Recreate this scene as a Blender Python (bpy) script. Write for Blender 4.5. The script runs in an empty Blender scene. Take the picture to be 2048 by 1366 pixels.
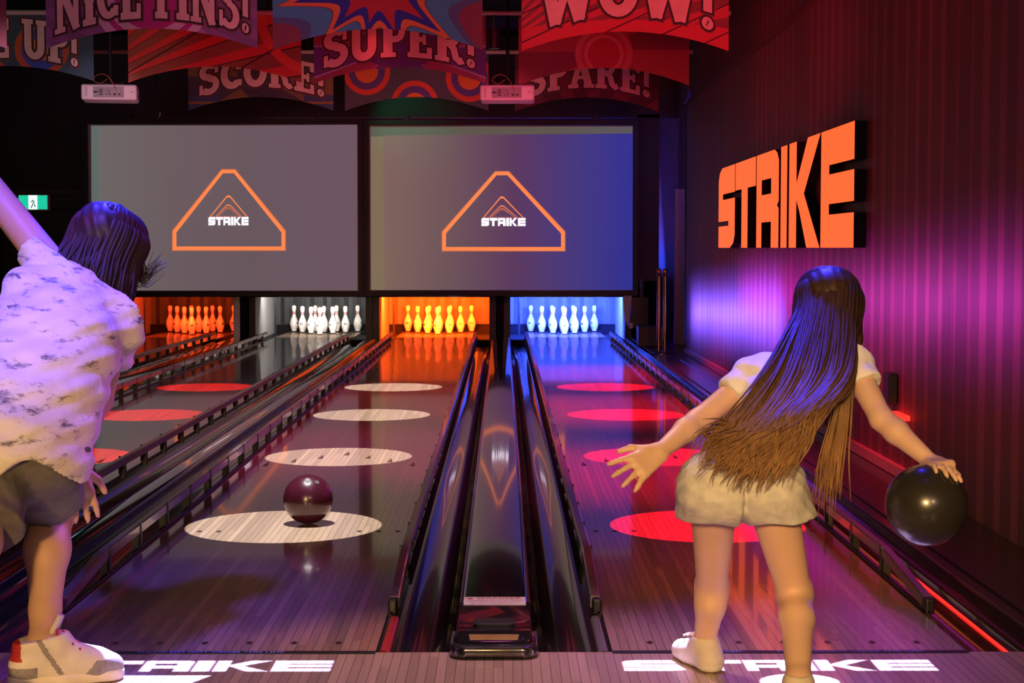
import bpy, bmesh, math, random
import numpy as np
from mathutils import Vector, Matrix
random.seed(7); rng = np.random.default_rng(7)
SC = bpy.context.scene; COL = SC.collection
PI = math.pi
# ------------------------------------------------------------------ camera
CAM = Vector((0.0273, -4.918, 1.2037)); FPX = 3338.6; PITCH = 0.0560; YAW = -0.00534
cd = bpy.data.cameras.new('camera'); cam = bpy.data.objects.new('camera', cd); COL.objects.link(cam)
cd.sensor_width = 36; cd.lens = FPX * 36 / 2048; cd.clip_end = 100
cam.location = CAM; cam.rotation_euler = (PI/2 - PITCH, 0, YAW); SC.camera = cam
FW = Vector((-math.sin(YAW)*math.cos(PITCH), math.cos(YAW)*math.cos(PITCH), -math.sin(PITCH)))
RT = Vector((math.cos(YAW), math.sin(YAW), 0)); UP = RT.cross(FW)
def at(u, v, Y):
    d = FW*FPX + RT*(u-1024) - UP*(v-683)
    return CAM + d*((Y-CAM.y)/d.y)
# ------------------------------------------------------------------ world and exposure
w = bpy.data.worlds.new('world'); SC.world = w; w.use_nodes = True
w.node_tree.nodes['Background'].inputs[0].default_value = (0.55, 0.4, 0.7, 1)
w.node_tree.nodes['Background'].inputs[1].default_value = 0.004
SC.view_settings.view_transform = 'Standard'; SC.view_settings.look = 'None'
SC.view_settings.exposure = 0.0; SC.view_settings.gamma = 1.0; SC.view_settings.use_curve_mapping = False
SC.cycles.use_denoising = True
SC.cycles.max_bounces = 8; SC.cycles.glossy_bounces = 4; SC.cycles.diffuse_bounces = 3
SC.cycles.sample_clamp_indirect = 4.0; SC.cycles.caustics_reflective = False; SC.cycles.caustics_refractive = False
# ------------------------------------------------------------------ lamps
def lamp(kind, name, loc, target, color, power, size=0.1, spot=60, blend=0.3, sizey=None, spread=None):
    l = bpy.data.lights.new(name, kind); l.color = color; l.energy = power
    if kind == 'AREA':
        l.size = size
        if sizey: l.shape = 'RECTANGLE'; l.size_y = sizey
        if spread: l.spread = math.radians(spread)
    else: l.shadow_soft_size = size
    if kind == 'SPOT': l.spot_size = math.radians(spot); l.spot_blend = blend
    o = bpy.data.objects.new(name, l); COL.objects.link(o); o.location = loc
    d = Vector(target) - Vector(loc)
    if d.length > 0: o.rotation_euler = d.to_track_quat('-Z', 'Y').to_euler()
    return o
LANES = [-4.30, -2.52, -0.883, 0.883]          # lane centres, left to right
LW = 0.53                                      # half width of a lane
DECK = [((1, .060, .006), 120), ((1, .94, .86), 75), ((1, .08, .004), 1000), ((.04, .085, 1), 1300)]
for (c, p), x in zip(DECK, LANES):             # lamps above the pins, behind the masking bar
    lamp('AREA', 'pin_light', (x, 17.75, .66), (x, 18.75, .02), c, p*.45, 1.2, sizey=.08)
CIRC_Y = [2.27, 4.68, 7.10, 9.50]
def circle_spots():
    # narrow hard edged spots under the ceiling: a row of light circles on each lane
    for x, col, k in ((LANES[0]+.0, (1, .02, .015), .5), (LANES[1]-.02, (1, .015, .015), 1.2), (LANES[2]-.04, (1, .95, .9), 1.05), (LANES[3]+.03, (1, .006, .03), 1.7)):
        for i, y in enumerate(CIRC_Y):
            h = 3.3; ang = 2*math.degrees(math.atan(.425/h))
            lamp('SPOT', 'lane_spot', (x, y, h), (x, y+.001, 0), col, 1700*k*(1+.12*i), .004, ang, .03)
circle_spots()
# magenta, blue and violet wash over the striped wall; area lamps added without fixtures
def wash(name, y0, z0, y1, z1, col, pw, x=1.70, h=.10, sp=110):
    l = lamp('AREA', name, (x, (y0+y1)/2, (z0+z1)/2), (WXA, (y0+y1)/2, (z0+z1)/2), col, pw, abs(y1-y0), sizey=h, spread=sp)
    t_ = math.atan2(z1-z0, y1-y0); c_, s_ = math.cos(t_)*(1 if y1 > y0 else 1), math.sin(t_)
    l.rotation_euler = Matrix(((0, 0, -1), (c_, s_, 0), (s_, -c_, 0))).to_euler()
WXA = 2.075
wash('wall_blue', 13.3, .50, 7.4, .68, (.13, .10, 1), 150)
wash('wall_lavender', 12.9, .55, 9.0, .64, (.4, .4, 1), 5, 1.8)
wash('wall_magenta', 9.6, .80, 6.0, .88, (.70, .04, .85), 16)
wash('wall_magenta', 6.0, .86, 1.6, 1.0, (.72, .08, .85), 17)
lamp('SPOT', 'wall_violet', (1.75, 1.6, .98), (2.05, 3.6, .86), (.75, .3, 1), 110, .01, 16, .8)
lamp('SPOT', 'wall_violet', (1.75, 1.4, 1.2), (2.05, 3.0, 1.03), (.9, .3, .9), 90, .01, 14, .8)
lamp('SPOT', 'wall_red', (.6, 3.0, 3.3), (2.05, 3.2, 1.4), (1, .05, .06), 18, .3, 110, 1)
lamp('SPOT', 'wall_red', (.6, 8.0, 3.3), (2.05, 8.0, 2.0), (1, .06, .1), 16, .3, 110, 1)
# coloured floods on the hanging banners
lamp('SPOT', 'banner_violet', (-3.0, 2.2, 2.3), (-2.4, 7.0, 2.9), (.9, .22, .62), 90, .2, 60, .8)
lamp('SPOT', 'banner_blue', (-1.0, 2.2, 2.3), (-.85, 7.0, 2.9), (.45, .5, 1), 30, .2, 40, .8)
lamp('SPOT', 'banner_red', (-1.3, 3.0, 2.1), (-.9, 8.5, 2.9), (1, .06, .08), 130, .2, 50, .9)
lamp('SPOT', 'banner_red', (1.5, 3.5, 2.2), (1.3, 7.6, 2.8), (1, .03, .09), 300, .2, 55, .9)
lamp('SPOT', 'banner_red', (-3.0, 7.2, 2.1), (-2.1, 9.6, 2.9), (1, .02, .03), 50, .2, 70, .9)
lamp('SPOT', 'banner_amber', (-1.0, 10.6, 2.3), (-1.2, 12.5, 2.9), (1, .35, .3), 45, .2, 120, .9)
lamp('SPOT', 'screen_blue', (2.0, 13.4, 2.9), (1.75, 16.2, 1.7), (.03, .09, 1), 40, .1, 66, 1)
lamp('SPOT', 'screen_violet', (.2, 12.8, 3.2), (.6, 16.2, 1.7), (.4, .2, .7), 12, .1, 80, 1)
lamp('SPOT', 'screen_green', (-1.6, 15.3, 3.35), (-1.2, 16.2, 2.86), (.03, 1, .5), 16, .05, 56, .8)
# lamps over the approach: violet wash, blue rim from ahead, warm house light from behind
lamp('SPOT', 'approach_violet', (-.95, 1.9, 3.3), (-.95, -.02, 0), (.28, .08, 1), 480, .05, 26, 1)
lamp('SPOT', 'approach_violet', (.95, 1.9, 3.3), (.85, -.02, 0), (.30, .07, 1), 480, .05, 26, 1)
lamp('SPOT', 'approach_pink', (.0, 1.2, 3.3), (.0, -.35, 0), (1, .58, .72), 420, .05, 36, 1)  # unseen lamp added to lift the pink of the approach floor
lamp('SPOT', 'rim_blue', (-1.2, 1.3, 3.2), (-1.25, -.1, .95), (.07, .04, 1), 110, .08, 34, .7)
lamp('SPOT', 'rim_blue', (1.0, .75, 2.5), (.87, -.1, 1.15), (.03, .03, 1), 1000, .06, 11, .6)
lamp('SPOT', 'rim_blue', (-1.2, .95, 2.6), (-1.17, .1, 1.2), (.03, .03, 1), 900, .06, 16, .7)
lamp('SPOT', 'rim_blue', (1.15, 1.2, 3.2), (.95, -.35, .95), (.06, .04, 1), 50, .08, 26, .7)
lamp('SPOT', 'rim_magenta', (1.2, 1.0, 2.6), (-1.3, -.2, .75), (.8, .08, 1), 60, .08, 30, .7)
lamp('SPOT', 'back_violet', (-1.5, -1.3, 3.3), (-1.35, -.05, 1.1), (.14, .07, 1), 640, .1, 30, .8)
lamp('SPOT', 'back_violet', (.9, -1.0, 3.3), (.95, -.2, 1.0), (.08, .04, 1), 22, .1, 26, .8)
lamp('SPOT', 'key_warm', (-1.5, -6.2, 1.2), (-1.4, -.3, .45), (1, .56, .17), 950, .15, 22, .8)
lamp('SPOT', 'key_warm', (-.2, -5.5, 1.9), (.85, -.5, .55), (1, .58, .19), 1150, .3, 20, .8)
lamp('AREA', 'house_warm', (1.6, -6.6, 2.5), (.2, 0, .3), (1, .62, .38), 60, .7)
lamp('AREA', 'house_warm', (-1.5, -6.8, 2.5), (-.6, 0, .4), (1, .66, .42), 45, .7)
lamp('SPOT', 'lane_red', (1.0, 4.0, 3.1), (1.0, 4.0, 0), (1, .01, .06), 1000, .2, 58, 1)
lamp('SPOT', 'lane_red', (1.0, 7.5, 3.1), (1.0, 7.5, 0), (1, .01, .05), 1100, .2, 58, 1)
lamp('SPOT', 'lane_red', (1.0, 11.0, 3.1), (1.0, 11.0, 0), (1, .01, .05), 1100, .2, 58, 1)
lamp('SPOT', 'lane_red', (1.05, 1.0, 3.2), (1.0, 1.5, 0), (1, .01, .05), 160, .2, 40, 1)
lamp('SPOT', 'lane_red', (-1.1, 9.6, 3.1), (-.7, 8.2, 0), (1, .04, .05), 500, .2, 80, 1)
lamp('SPOT', 'lane_magenta', (0, .3, 3.2), (0, 2.2, 0), (.8, .12, .5), 24, .2, 110, 1)
# ------------------------------------------------------------------ objects, names and labels
def tag(o, label=None, cat=None, group=None, kind=None):
    if label: o['label'] = label
    if cat: o['category'] = cat
    if group: o['group'] = group
    if kind: o['kind'] = kind
    return o
def empty(name, loc=(0, 0, 0), rz=0, label=None, cat=None, group=None):
    o = bpy.data.objects.new(name, None); COL.objects.link(o); o.location = loc; o.rotation_euler = (0, 0, rz)
    o.empty_display_size = .05
    return tag(o, label, cat, group)
def copy_tree(o, parent=None):
    c = o.copy(); COL.objects.link(c)
    if parent is not None: c.parent = parent
    for ch in [x for x in o.children]:
        copy_tree(ch, c)
    return c
class MB:
    def __init__(s): s.v = []; s.f = []; s.m = []
    def add(s, vs, fs, m=0):
        b = len(s.v); s.v += [tuple(p) for p in vs]
        s.f += [tuple(b+i for i in f) for f in fs]; s.m += [m]*len(fs); return s
    def box(s, x0, x1, y0, y1, z0, z1, m=0, M=None):
        vs = [Vector(p) for p in ((x0,y0,z0),(x1,y0,z0),(x1,y1,z0),(x0,y1,z0),(x0,y0,z1),(x1,y0,z1),(x1,y1,z1),(x0,y1,z1))]
        if M is not None: vs = [M @ p for p in vs]
        return s.add(vs, [(0,3,2,1),(4,5,6,7),(0,1,5,4),(1,2,6,5),(2,3,7,6),(3,0,4,7)], m)
    def tube(s, pts, r, n=8, m=0, cap=True, sq=(1, 1)):
        pts = [Vector(p) for p in pts]; rs = r if hasattr(r, '__len__') else [r]*len(pts)
        vs = []; fs = []; prev = None
        for i, p in enumerate(pts):
            t = (pts[min(i+1, len(pts)-1)] - pts[max(i-1, 0)])
            t = t.normalized() if t.length > 1e-9 else Vector((0, 0, 1))
            if prev is None:
                a = Vector((0, 0, 1)) if abs(t.z) < .9 else Vector((1, 0, 0))
                nrm = t.cross(a).normalized()
            else: nrm = (prev - t*prev.dot(t)); nrm = nrm.normalized() if nrm.length > 1e-6 else t.orthogonal().normalized()
            prev = nrm; b = t.cross(nrm)
            for k in range(n):
                a = 2*PI*k/n; vs.append(p + (nrm*math.cos(a)*sq[0] + b*math.sin(a)*sq[1])*rs[i])
        for i in range(len(pts)-1):
            for k in range(n):
                fs.append((i*n+k, i*n+(k+1) % n, (i+1)*n+(k+1) % n, (i+1)*n+k))
        if cap: fs.append(tuple(range(n))[::-1]); fs.append(tuple((len(pts)-1)*n+k for k in range(n)))
        return s.add(vs, fs, m)
    def lathe(s, prof, n=24, c=(0, 0, 0), m=0):
        vs = []; fs = []
        for r, z in prof:
            for k in range(n):
                a = 2*PI*k/n; vs.append((c[0]+r*math.cos(a), c[1]+r*math.sin(a), c[2]+z))
        for i in range(len(prof)-1):
            for k in range(n):
                fs.append((i*n+k, i*n+(k+1) % n, (i+1)*n+(k+1) % n, (i+1)*n+k))
        fs.append(tuple(range(n))[::-1]); fs.append(tuple((len(prof)-1)*n+k for k in range(n)))
        return s.add(vs, fs, m)
    def sweep(s, prof, ys, closed=False, m=0, dz=None, dx=None):   # profile (x, z) carried along y
        n = len(prof); vs = []; fs = []
        for j, y in enumerate(ys):
            for (x, z) in prof: vs.append((x+(dx[j] if dx else 0), y, z+(dz[j] if dz else 0)))
        for j in range(len(ys)-1):
            for i in range(n if closed else n-1):
                a = j*n+i; b = j*n+(i+1) % n; fs.append((a, b, b+n, a+n))
        if closed: fs.append(tuple(range(n))[::-1]); fs.append(tuple((len(ys)-1)*n+k for k in range(n)))
        return s.add(vs, fs, m)
    def prism(s, poly, f0, f1, m=0):          # poly: 2d points; f0/f1 map (x, y) to 3d for back and front
        n = len(poly)
        vs = [f0(*p) for p in poly] + [f1(*p) for p in poly]
        fs = [tuple(range(n))[::-1], tuple(range(n, 2*n))] + [(i, (i+1) % n, n+(i+1) % n, n+i) for i in range(n)]
        return s.add(vs, fs, m)
    def build(s, name, mats, parent=None, smooth=False, fix=True, bevel=0):
        me = bpy.data.meshes.new(name); me.from_pydata(s.v, [], s.f)
        mats = mats if isinstance(mats, (list, tuple)) else [mats]
        for mm in mats: me.materials.append(mm)
        if len(mats) > 1: me.polygons.foreach_set('material_index', s.m)
        if fix:
            bm = bmesh.new(); bm.from_mesh(me); bmesh.ops.recalc_face_normals(bm, faces=bm.faces); bm.to_mesh(me); bm.free()
        if smooth:
            me.polygons.foreach_set('use_smooth', [True]*len(me.polygons))
            if smooth != 'all': me.set_sharp_from_angle(angle=math.radians(40))
        me.update()
        o = bpy.data.objects.new(name, me); COL.objects.link(o)
        if parent is not None: o.parent = parent
        if bevel:
            b = o.modifiers.new('bevel', 'BEVEL'); b.width = bevel; b.segments = 2; b.limit_method = 'ANGLE'
        return o
# ------------------------------------------------------------------ materials
class X:                                       # a node socket with arithmetic
    def __init__(s, nt, k): s.nt = nt; s.k = k
    def op(s, o, b=None, c=None, rev=False):
        n = s.nt.nodes.new('ShaderNodeMath'); n.operation = o
        args = [s, b, c]
        if rev: args = [b, s, c]
        for i, a in enumerate(args):
            if a is None: continue
            if isinstance(a, X): s.nt.links.new(a.k, n.inputs[i])
            else: n.inputs[i].default_value = a
        return X(s.nt, n.outputs[0])
    def __add__(s, b): return s.op('ADD', b)
    def __radd__(s, b): return s.op('ADD', b)
    def __sub__(s, b): return s.op('SUBTRACT', b)
    def __rsub__(s, b): return s.op('SUBTRACT', b, rev=True)
    def __mul__(s, b): return s.op('MULTIPLY', b)
    def __rmul__(s, b): return s.op('MULTIPLY', b)
    def __truediv__(s, b): return s.op('DIVIDE', b)
    def __lt__(s, b): return s.op('LESS_THAN', b)
    def __gt__(s, b): return s.op('GREATER_THAN', b)
    def floor(s): return s.op('FLOOR')
    def fract(s): return s.op('FRACT')
    def sin(s): return s.op('SINE')
    def sqrt(s): return s.op('SQRT')
    def abs(s): return s.op('ABSOLUTE')
    def atan2(s, b): return s.op('ARCTAN2', b)
    def clamp(s): return s.op('MINIMUM', 1.0).op('MAXIMUM', 0.0)
def rgb(c): return (c[0], c[1], c[2], 1)
class Mt:
    def __init__(s, name, color=(.5, .5, .5), rough=.5, metal=0, spec=.5, coat=0, emit=None, estr=0, sheen=0, sss=0):
        s.m = bpy.data.materials.new(name); s.m.use_nodes = True; s.nt = s.m.node_tree
        s.b = s.nt.nodes['Principled BSDF']; b = s.b.inputs
        b['Base Color'].default_value = rgb(color); b['Roughness'].default_value = rough; b['Metallic'].default_value = metal
        b['Specular IOR Level'].default_value = spec; b['Coat Weight'].default_value = coat; b['Coat Roughness'].default_value = .04
        if emit: b['Emission Color'].default_value = rgb(emit); b['Emission Strength'].default_value = estr
        if sheen: b['Sheen Weight'].default_value = sheen
        if sss: b['Subsurface Weight'].default_value = sss; b['Subsurface Radius'].default_value = (.02, .008, .004)
    def coord(s, kind='Object'):
        t = s.nt.nodes.new('ShaderNodeTexCoord'); sp = s.nt.nodes.new('ShaderNodeSeparateXYZ')
        s.nt.links.new(t.outputs[kind], sp.inputs[0]); s.vec = t.outputs[kind]
        return [X(s.nt, sp.outputs[i]) for i in range(3)]
    def comb(s, x, y, z):
        n = s.nt.nodes.new('ShaderNodeCombineXYZ')
        for i, a in enumerate((x, y, z)):
            if isinstance(a, X): s.nt.links.new(a.k, n.inputs[i])
            else: n.inputs[i].default_value = a
        return n.outputs[0]
    def noise(s, vec, scale=5, detail=3, rough=.5, white=False):
        if white:
            n = s.nt.nodes.new('ShaderNodeTexWhiteNoise'); s.nt.links.new(vec, n.inputs['Vector']); return X(s.nt, n.outputs['Value'])
        n = s.nt.nodes.new('ShaderNodeTexNoise'); n.inputs['Scale'].default_value = scale; n.inputs['Detail'].default_value = detail
        n.inputs['Roughness'].default_value = rough
        s.nt.links.new(vec, n.inputs['Vector']); return X(s.nt, n.outputs['Fac'])
    def mix(s, f, a, b):
        n = s.nt.nodes.new('ShaderNodeMix'); n.data_type = 'RGBA'
        if isinstance(f, X): s.nt.links.new(f.k, n.inputs[0])
        else: n.inputs[0].default_value = f
        for i, c in ((6, a), (7, b)):
            if isinstance(c, tuple): n.inputs[i].default_value = rgb(c)
            else: s.nt.links.new(c, n.inputs[i])
        return n.outputs[2]
    def set(s, name, v):
        if isinstance(v, X): v = v.k
        s.nt.links.new(v, s.b.inputs[name]); return s
    def bump(s, h, strength=.3, dist=.01):
        n = s.nt.nodes.new('ShaderNodeBump'); n.inputs['Strength'].default_value = strength; n.inputs['Distance'].default_value = dist
        s.nt.links.new(h.k, n.inputs['Height']); s.nt.links.new(n.outputs[0], s.b.inputs['Normal']); return s
def grain(name, color, rough=.5, var=.25, scale=20, bump=.0, bd=.002, **k):     # plain surface with slight mottling
    t = Mt(name, color, rough, **k); t.coord(); n = t.noise(t.vec, scale, 4)
    lo = tuple(c*(1-var) for c in color); hi = tuple(min(1, c*(1+var)) for c in color)
    t.set('Base Color', t.mix(n, lo, hi))
    t.set('Roughness', ((n-.5)*.15*rough/.5 + rough))
    if bump: t.bump(n, bump, bd)
    return t.m
def wood(name, base, rough, coat):
    t = Mt(name, base, rough, coat=coat); x, y, z = t.coord('Object')
    bi = (x*(39/1.06)); b = bi.floor(); fr = bi.fract()
    off = t.noise(t.comb(b, 3.1, 0), white=True)
    yb = (y*.55 + off*7).floor()
    sh = t.noise(t.comb(b, yb, 1.7), white=True)
    g = t.noise(t.comb(x*60, y*2.2, sh*9), 1.6, 5, .6)
    c = t.mix(sh, tuple(k*.72 for k in base), tuple(min(1, k*1.22) for k in base))
    c = t.mix((g*1.0-.15).clamp(), c, tuple(k*.55 for k in base))
    seam = ((fr-.5).abs() > .462)
    c = t.mix(seam*.75, c, (.02, .012, .01))
    t.set('Base Color', c); t.set('Roughness', rough + g*.05 + seam*.1)
    t.bump(g - seam*1.5, .05, .0015)
    return t.m
M = {}
M['lane'] = wood('lane_maple', (.42, .30, .22), .10, .55)
M['floor'] = wood('approach_maple', (.46, .32, .24), .27, .25)
M['mark'] = grain('lane_mark', (.03, .018, .015), .3)
M['gutter'] = grain('gutter_plastic', (.018, .017, .02), .14, coat=.8, bump=.02, scale=6, bd=.01)
M['cap'] = grain('capping_gloss', (.014, .013, .016), .09, coat=1.0, scale=8)
M['rail'] = grain('rail_metal', (.3, .28, .32), .34, metal=.8, coat=.4)
M['post'] = grain('black_bracket', (.006, .006, .007), .35)
M['black'] = grain('matt_black', (.006, .006, .008), .7, spec=.12)
M['satin'] = grain('satin_black', (.010, .010, .012), .4, spec=.3)
M['chrome'] = grain('dark_chrome', (.2, .19, .2), .16, metal=.9)
M['deckwall'] = grain('kickback_grey', (.30, .30, .30), .35, bump=.1)
M['curtain'] = grain('curtain_grey', (.11, .11, .11), .6, scale=4)
M['dcurtain'] = grain('curtain_dark', (.028, .03, .034), .6, scale=4)
M['white'] = grain('white_plastic', (.75, .73, .72), .35, var=.06)
M['grey'] = grain('grey_plastic', (.3, .3, .32), .45)
M['paper'] = grain('paper', (.6, .58, .58), .7, var=.05)
M['ink'] = grain('dark_ink', (.03, .02, .03), .6)
M['redink'] = grain('red_ink', (.5, .03, .02), .6)
M['brass'] = grain('brass', (.55, .33, .12), .2, metal=1)
M['sheet'] = grain('projection_sheet', (.36, .36, .35), .8, var=.04, scale=150)
def emitter(name, c, s, base=(.02, .02, .02)): return Mt(name, base, .5, emit=c, estr=s).m
M['sign'] = emitter('lit_acrylic_orange', (1, .13, .028), 1.15, (.3, .05, .01))
M['orange_line'] = emitter('picture_orange', (1, .24, .07), 1.0)
M['orange_dim'] = emitter('picture_dim_orange', (.8, .2, .12), .62)
M['logo_white'] = emitter('picture_white', (.95, .85, 1), 1.5)
M['picture'] = Mt('picture_grey', (.36, .36, .35), .8, emit=(.092, .075, .078), estr=1.0).m
M['redglow'] = emitter('red_glow', (1, .015, .01), 3.0)
M['blueled'] = emitter('blue_led', (.03, .05, 1), .35)
M['exitgreen'] = emitter('exit_green', (.01, .5, .3), 1.2)
M['exitwhite'] = emitter('exit_white', (.75, 1, .97), 1.6)
def striped():
    t = Mt('striped_wall', (.05, .02, .03), .55); x, y, z = t.coord()
    a = t.noise(t.comb((y*4.2).floor(), 0, 0), white=True); f = (y*4.2).fract()
    thin = (f < (a*.4+.12))
    c = t.mix(thin, (.12, .05, .07), (.24, .085, .11))
    b = t.noise(t.comb((y*2.1).floor(), 5, 0), white=True)
    c = t.mix(b*.45, c, (.06, .03, .045))
    wv = t.noise(t.comb(x, y*300, z*300), 1, 2)
    seam = ((y*.75).fract() < .006)
    c = t.mix(seam, c, (.005, .003, .004))
    t.set('Base Color', c); t.bump(wv - seam*2, .15, .001); return t.m
M['stripes'] = striped()

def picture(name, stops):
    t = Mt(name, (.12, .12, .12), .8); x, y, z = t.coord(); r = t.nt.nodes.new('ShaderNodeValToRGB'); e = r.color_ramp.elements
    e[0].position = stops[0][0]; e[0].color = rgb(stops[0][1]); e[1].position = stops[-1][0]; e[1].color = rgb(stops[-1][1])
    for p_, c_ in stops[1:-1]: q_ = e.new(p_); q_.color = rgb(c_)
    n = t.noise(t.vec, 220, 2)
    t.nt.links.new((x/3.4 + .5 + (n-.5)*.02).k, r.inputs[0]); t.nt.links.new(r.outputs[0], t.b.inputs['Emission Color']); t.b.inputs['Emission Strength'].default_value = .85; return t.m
M['picture_left'] = picture('picture_grey_violet', [(0, (.17, .155, .15)), (.3, (.16, .12, .13)), (.6, (.145, .105, .125)), (1, (.15, .10, .13))])
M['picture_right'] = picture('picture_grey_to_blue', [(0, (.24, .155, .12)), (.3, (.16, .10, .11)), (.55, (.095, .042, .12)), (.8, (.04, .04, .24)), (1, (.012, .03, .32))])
M['border'] = emitter('lit_sheet_border', (.2, .17, .10), .8, (.2, .2, .2)); M['border_green'] = emitter('lit_sheet_border_green', (.11, .16, .15), .8, (.3, .3, .3))  # light on the sheet outside the picture, put in as emission
lamp('SPOT', 'projector_fill_pink', (-3.0, 7.9, 1.9), (-3.58, 10.2, 2.6), (1, .5, .75), 70, .05, 26, .7)  # unseen fill lamps added to brighten the projector cases
lamp('SPOT', 'projector_fill_red', (.3, 7.9, 2.0), (0, 10.2, 2.6), (1, .08, .2), 80, .05, 20, .7)

lamp('SPOT', 'rail_blue', (-.1, 4.8, 3.3), (-.34, 4.8, .1), (.14, .04, 1), 150, .05, 62, 1)  # unseen lamp added to tint the inner bumper rail
lamp('SPOT', 'lane_red', (-1.0, 5.0, 3.2), (-.9, 5.0, 0), (1, .06, .07), 330, .2, 62, 1)
lamp('SPOT', 'rail_red', (-1.8, -.6, 2.2), (-.36, 1.2, .1), (1, .02, .03), 60, .1, 14, .8)
lamp('SPOT', 'capping_red', (1.9, 1.2, 2.6), (.3, .6, .0), (1, .03, .05), 30, .1, 30, 1)
M['border_top'] = emitter('lit_sheet_border_top', (.075, .10, .07), .8, (.2, .2, .2))  # light on the upper sheet edge, put in as emission

lamp('SPOT', 'leg_violet', (1.5, 1.3, 1.3), (.85, -.35, .35), (.3, .08, 1), 60, .05, 26, .8)
lamp('SPOT', 'leg_violet', (-.2, .9, 1.5), (-1.25, -.3, .4), (.5, .10, 1), 75, .05, 26, .8)

lamp('SPOT', 'banner_warm', (-3.4, 6.0, 2.3), (-3.75, 9.7, 2.9), (1, .72, .7), 60, .1, 36, .8)  # unseen lamp added to brighten the dark rings banner
M['frame'] = grain('screen_frame_black', (.022, .024, .026), .5, spec=.25)
# ------------------------------------------------------------------ the room
def struct(name, mb, m, **k): return tag(mb.build(name, m, **k), kind='structure')
WX = 2.075
struct('floor', MB().box(-7.5, WX+.6, -8, 0, -.12, 0), M['floor'])
f2 = struct('floor', MB().box(-7.5, WX+.6, .0, 17.2, -.16, -.125).box(-7.5, 3.2, 17.2, 22, -.16, -.02), M['black'])
struct('wall_right', MB().box(WX, WX+.12, -8, 13.75, 0, 2.79), M['stripes'])
struct('trim_1', MB().box(WX-.03, WX+.12, -8, 13.75, 2.79, 2.83), grain('wood_trim', (.12, .05, .03), .4))
struct('wall_right', MB().box(WX+.0, WX+.12, -8, 13.75, 2.83, 3.9), M['stripes'])
struct('wall_right', MB().box(2.26, 2.36, 13.75, 20, -.12, 3.9), grain('violet_paint', (.16, .14, .2), .45))
struct('trim_2', MB().box(2.13, 2.245, 15.5, 15.56, 0, 1.92), grain('pale_jamb', (.35, .33, .38), .4))
struct('trim_3', MB().box(2.075, 2.125, 13.76, 13.84, -.1, 2.8), M['black'])
struct('wall_back', MB().box(-9, -5.08, 16.45, 16.6, 1.93, 3.9).box(-5.16, -5.08, 16.45, 16.6, -.12, 1.93).box(-9, -6.4, 16.45, 16.6, -.12, 1.93)
       .box(-5.08, 2.3, 16.45, 16.6, 2.86, 3.9).box(1.74, 2.02, 16.45, 16.6, .78, 2.9), grain('back_wall_black', (.012, .012, .014), .6))
struct('wall_far', MB().box(-9, 2.9, 20.3, 20.4, -.2, 4), M['black'])
struct('wall_left', MB().box(-9.1, -9, -8, 20, -.2, 3.9), M['black'])
struct('wall_rear', MB().box(-9, 3, -8.2, -8.1, -.2, 3.9), M['black'])
struct('ceiling', MB().box(-9.1, 3, -8.2, 20.4, 3.9, 4), M['black'])
d = tag(MB().box(-6.38, -5.24, 16.5, 16.55, -.1, 1.88).build('door_1', grain('door_black', (.02, .02, .023), .45), bevel=.004), kind='structure')
MB().box(-6.40, -5.16, 16.42, 16.50, 1.88, 1.95).box(-5.24, -5.16, 16.42, 16.5, -.1, 1.88).build('door_frame', grain('frame_black', (.05, .048, .05), .35), d, bevel=.004)
MB().tube([(-5.34, 16.49, .85), (-5.34, 16.44, .85), (-5.46, 16.44, .85)], .012, 8).build('door_handle', M['chrome'], d, smooth=True)
MB().box(-6.2, -5.32, 16.485, 16.50, 1.68, 1.72).build('door_closer', M['satin'], d)
# ------------------------------------------------------------------ sign logotype: block letters in unit boxes
GL = {
 'S': [[(0,.1),(0,0),(.72,0),(.92,.06),(1,.16),(1,.27),(0,.27)][1:], [(.62,.27),(1,.27),(1,.60),(.62,.60)], [(0,.33),(.62,.33),(.62,.60),(0,.60)],
       [(0,.60),(.27,.60),(.27,.67),(0,.67)], [(0,.67),(1,.67),(1,1),(.22,1),(.06,.94),(0,.84)]],
 'T': [[(0,.68),(1,.68),(1,1),(0,1)], [(.32,0),(.62,0),(.62,.68),(.32,.68)]],
 'R': [[(0,0),(.24,0),(.24,1),(0,1)], [(.24,.72),(1,.72),(1,.88),(.93,.96),(.82,1),(.24,1)], [(.68,.56),(1,.56),(1,.72),(.68,.72)],
       [(.24,.27),(.86,.27),(1,.34),(1,.40),(.93,.43),(1,.47),(1,.56),(.24,.56)], [(.68,0),(1,0),(1,.34),(.68,.27)]],
 'I': [[(0,0),(1,0),(1,1),(0,1)]],
 'K': [[(0,0),(.25,0),(.25,1),(0,1)], [(.25,.46),(.36,.34),(.50,.50),(1,1),(.62,1),(.25,.60)], [(.36,.34),(.60,0),(1,0),(.50,.50)]],
 'E': [[(0,0),(.26,0),(.26,1),(0,1)], [(.26,0),(1,0),(1,.28),(.26,.28)], [(.26,.37),(1,.37),(1,.62),(.26,.62)], [(.26,.70),(1,.70),(1,1),(.26,1)]],
}
def logo(widths, gap, W):              # returns polygons with x in 0..W, y in 0..1
    tot = sum(widths) + gap*5; k = W/tot; x = 0; out = []
    for ch, wd in zip('STRIKE', widths):
        out.append((ch, [[(x+px*wd*k, py) for px, py in poly] for poly in GL[ch]])); x += (wd+gap)*k
    return out
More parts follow.
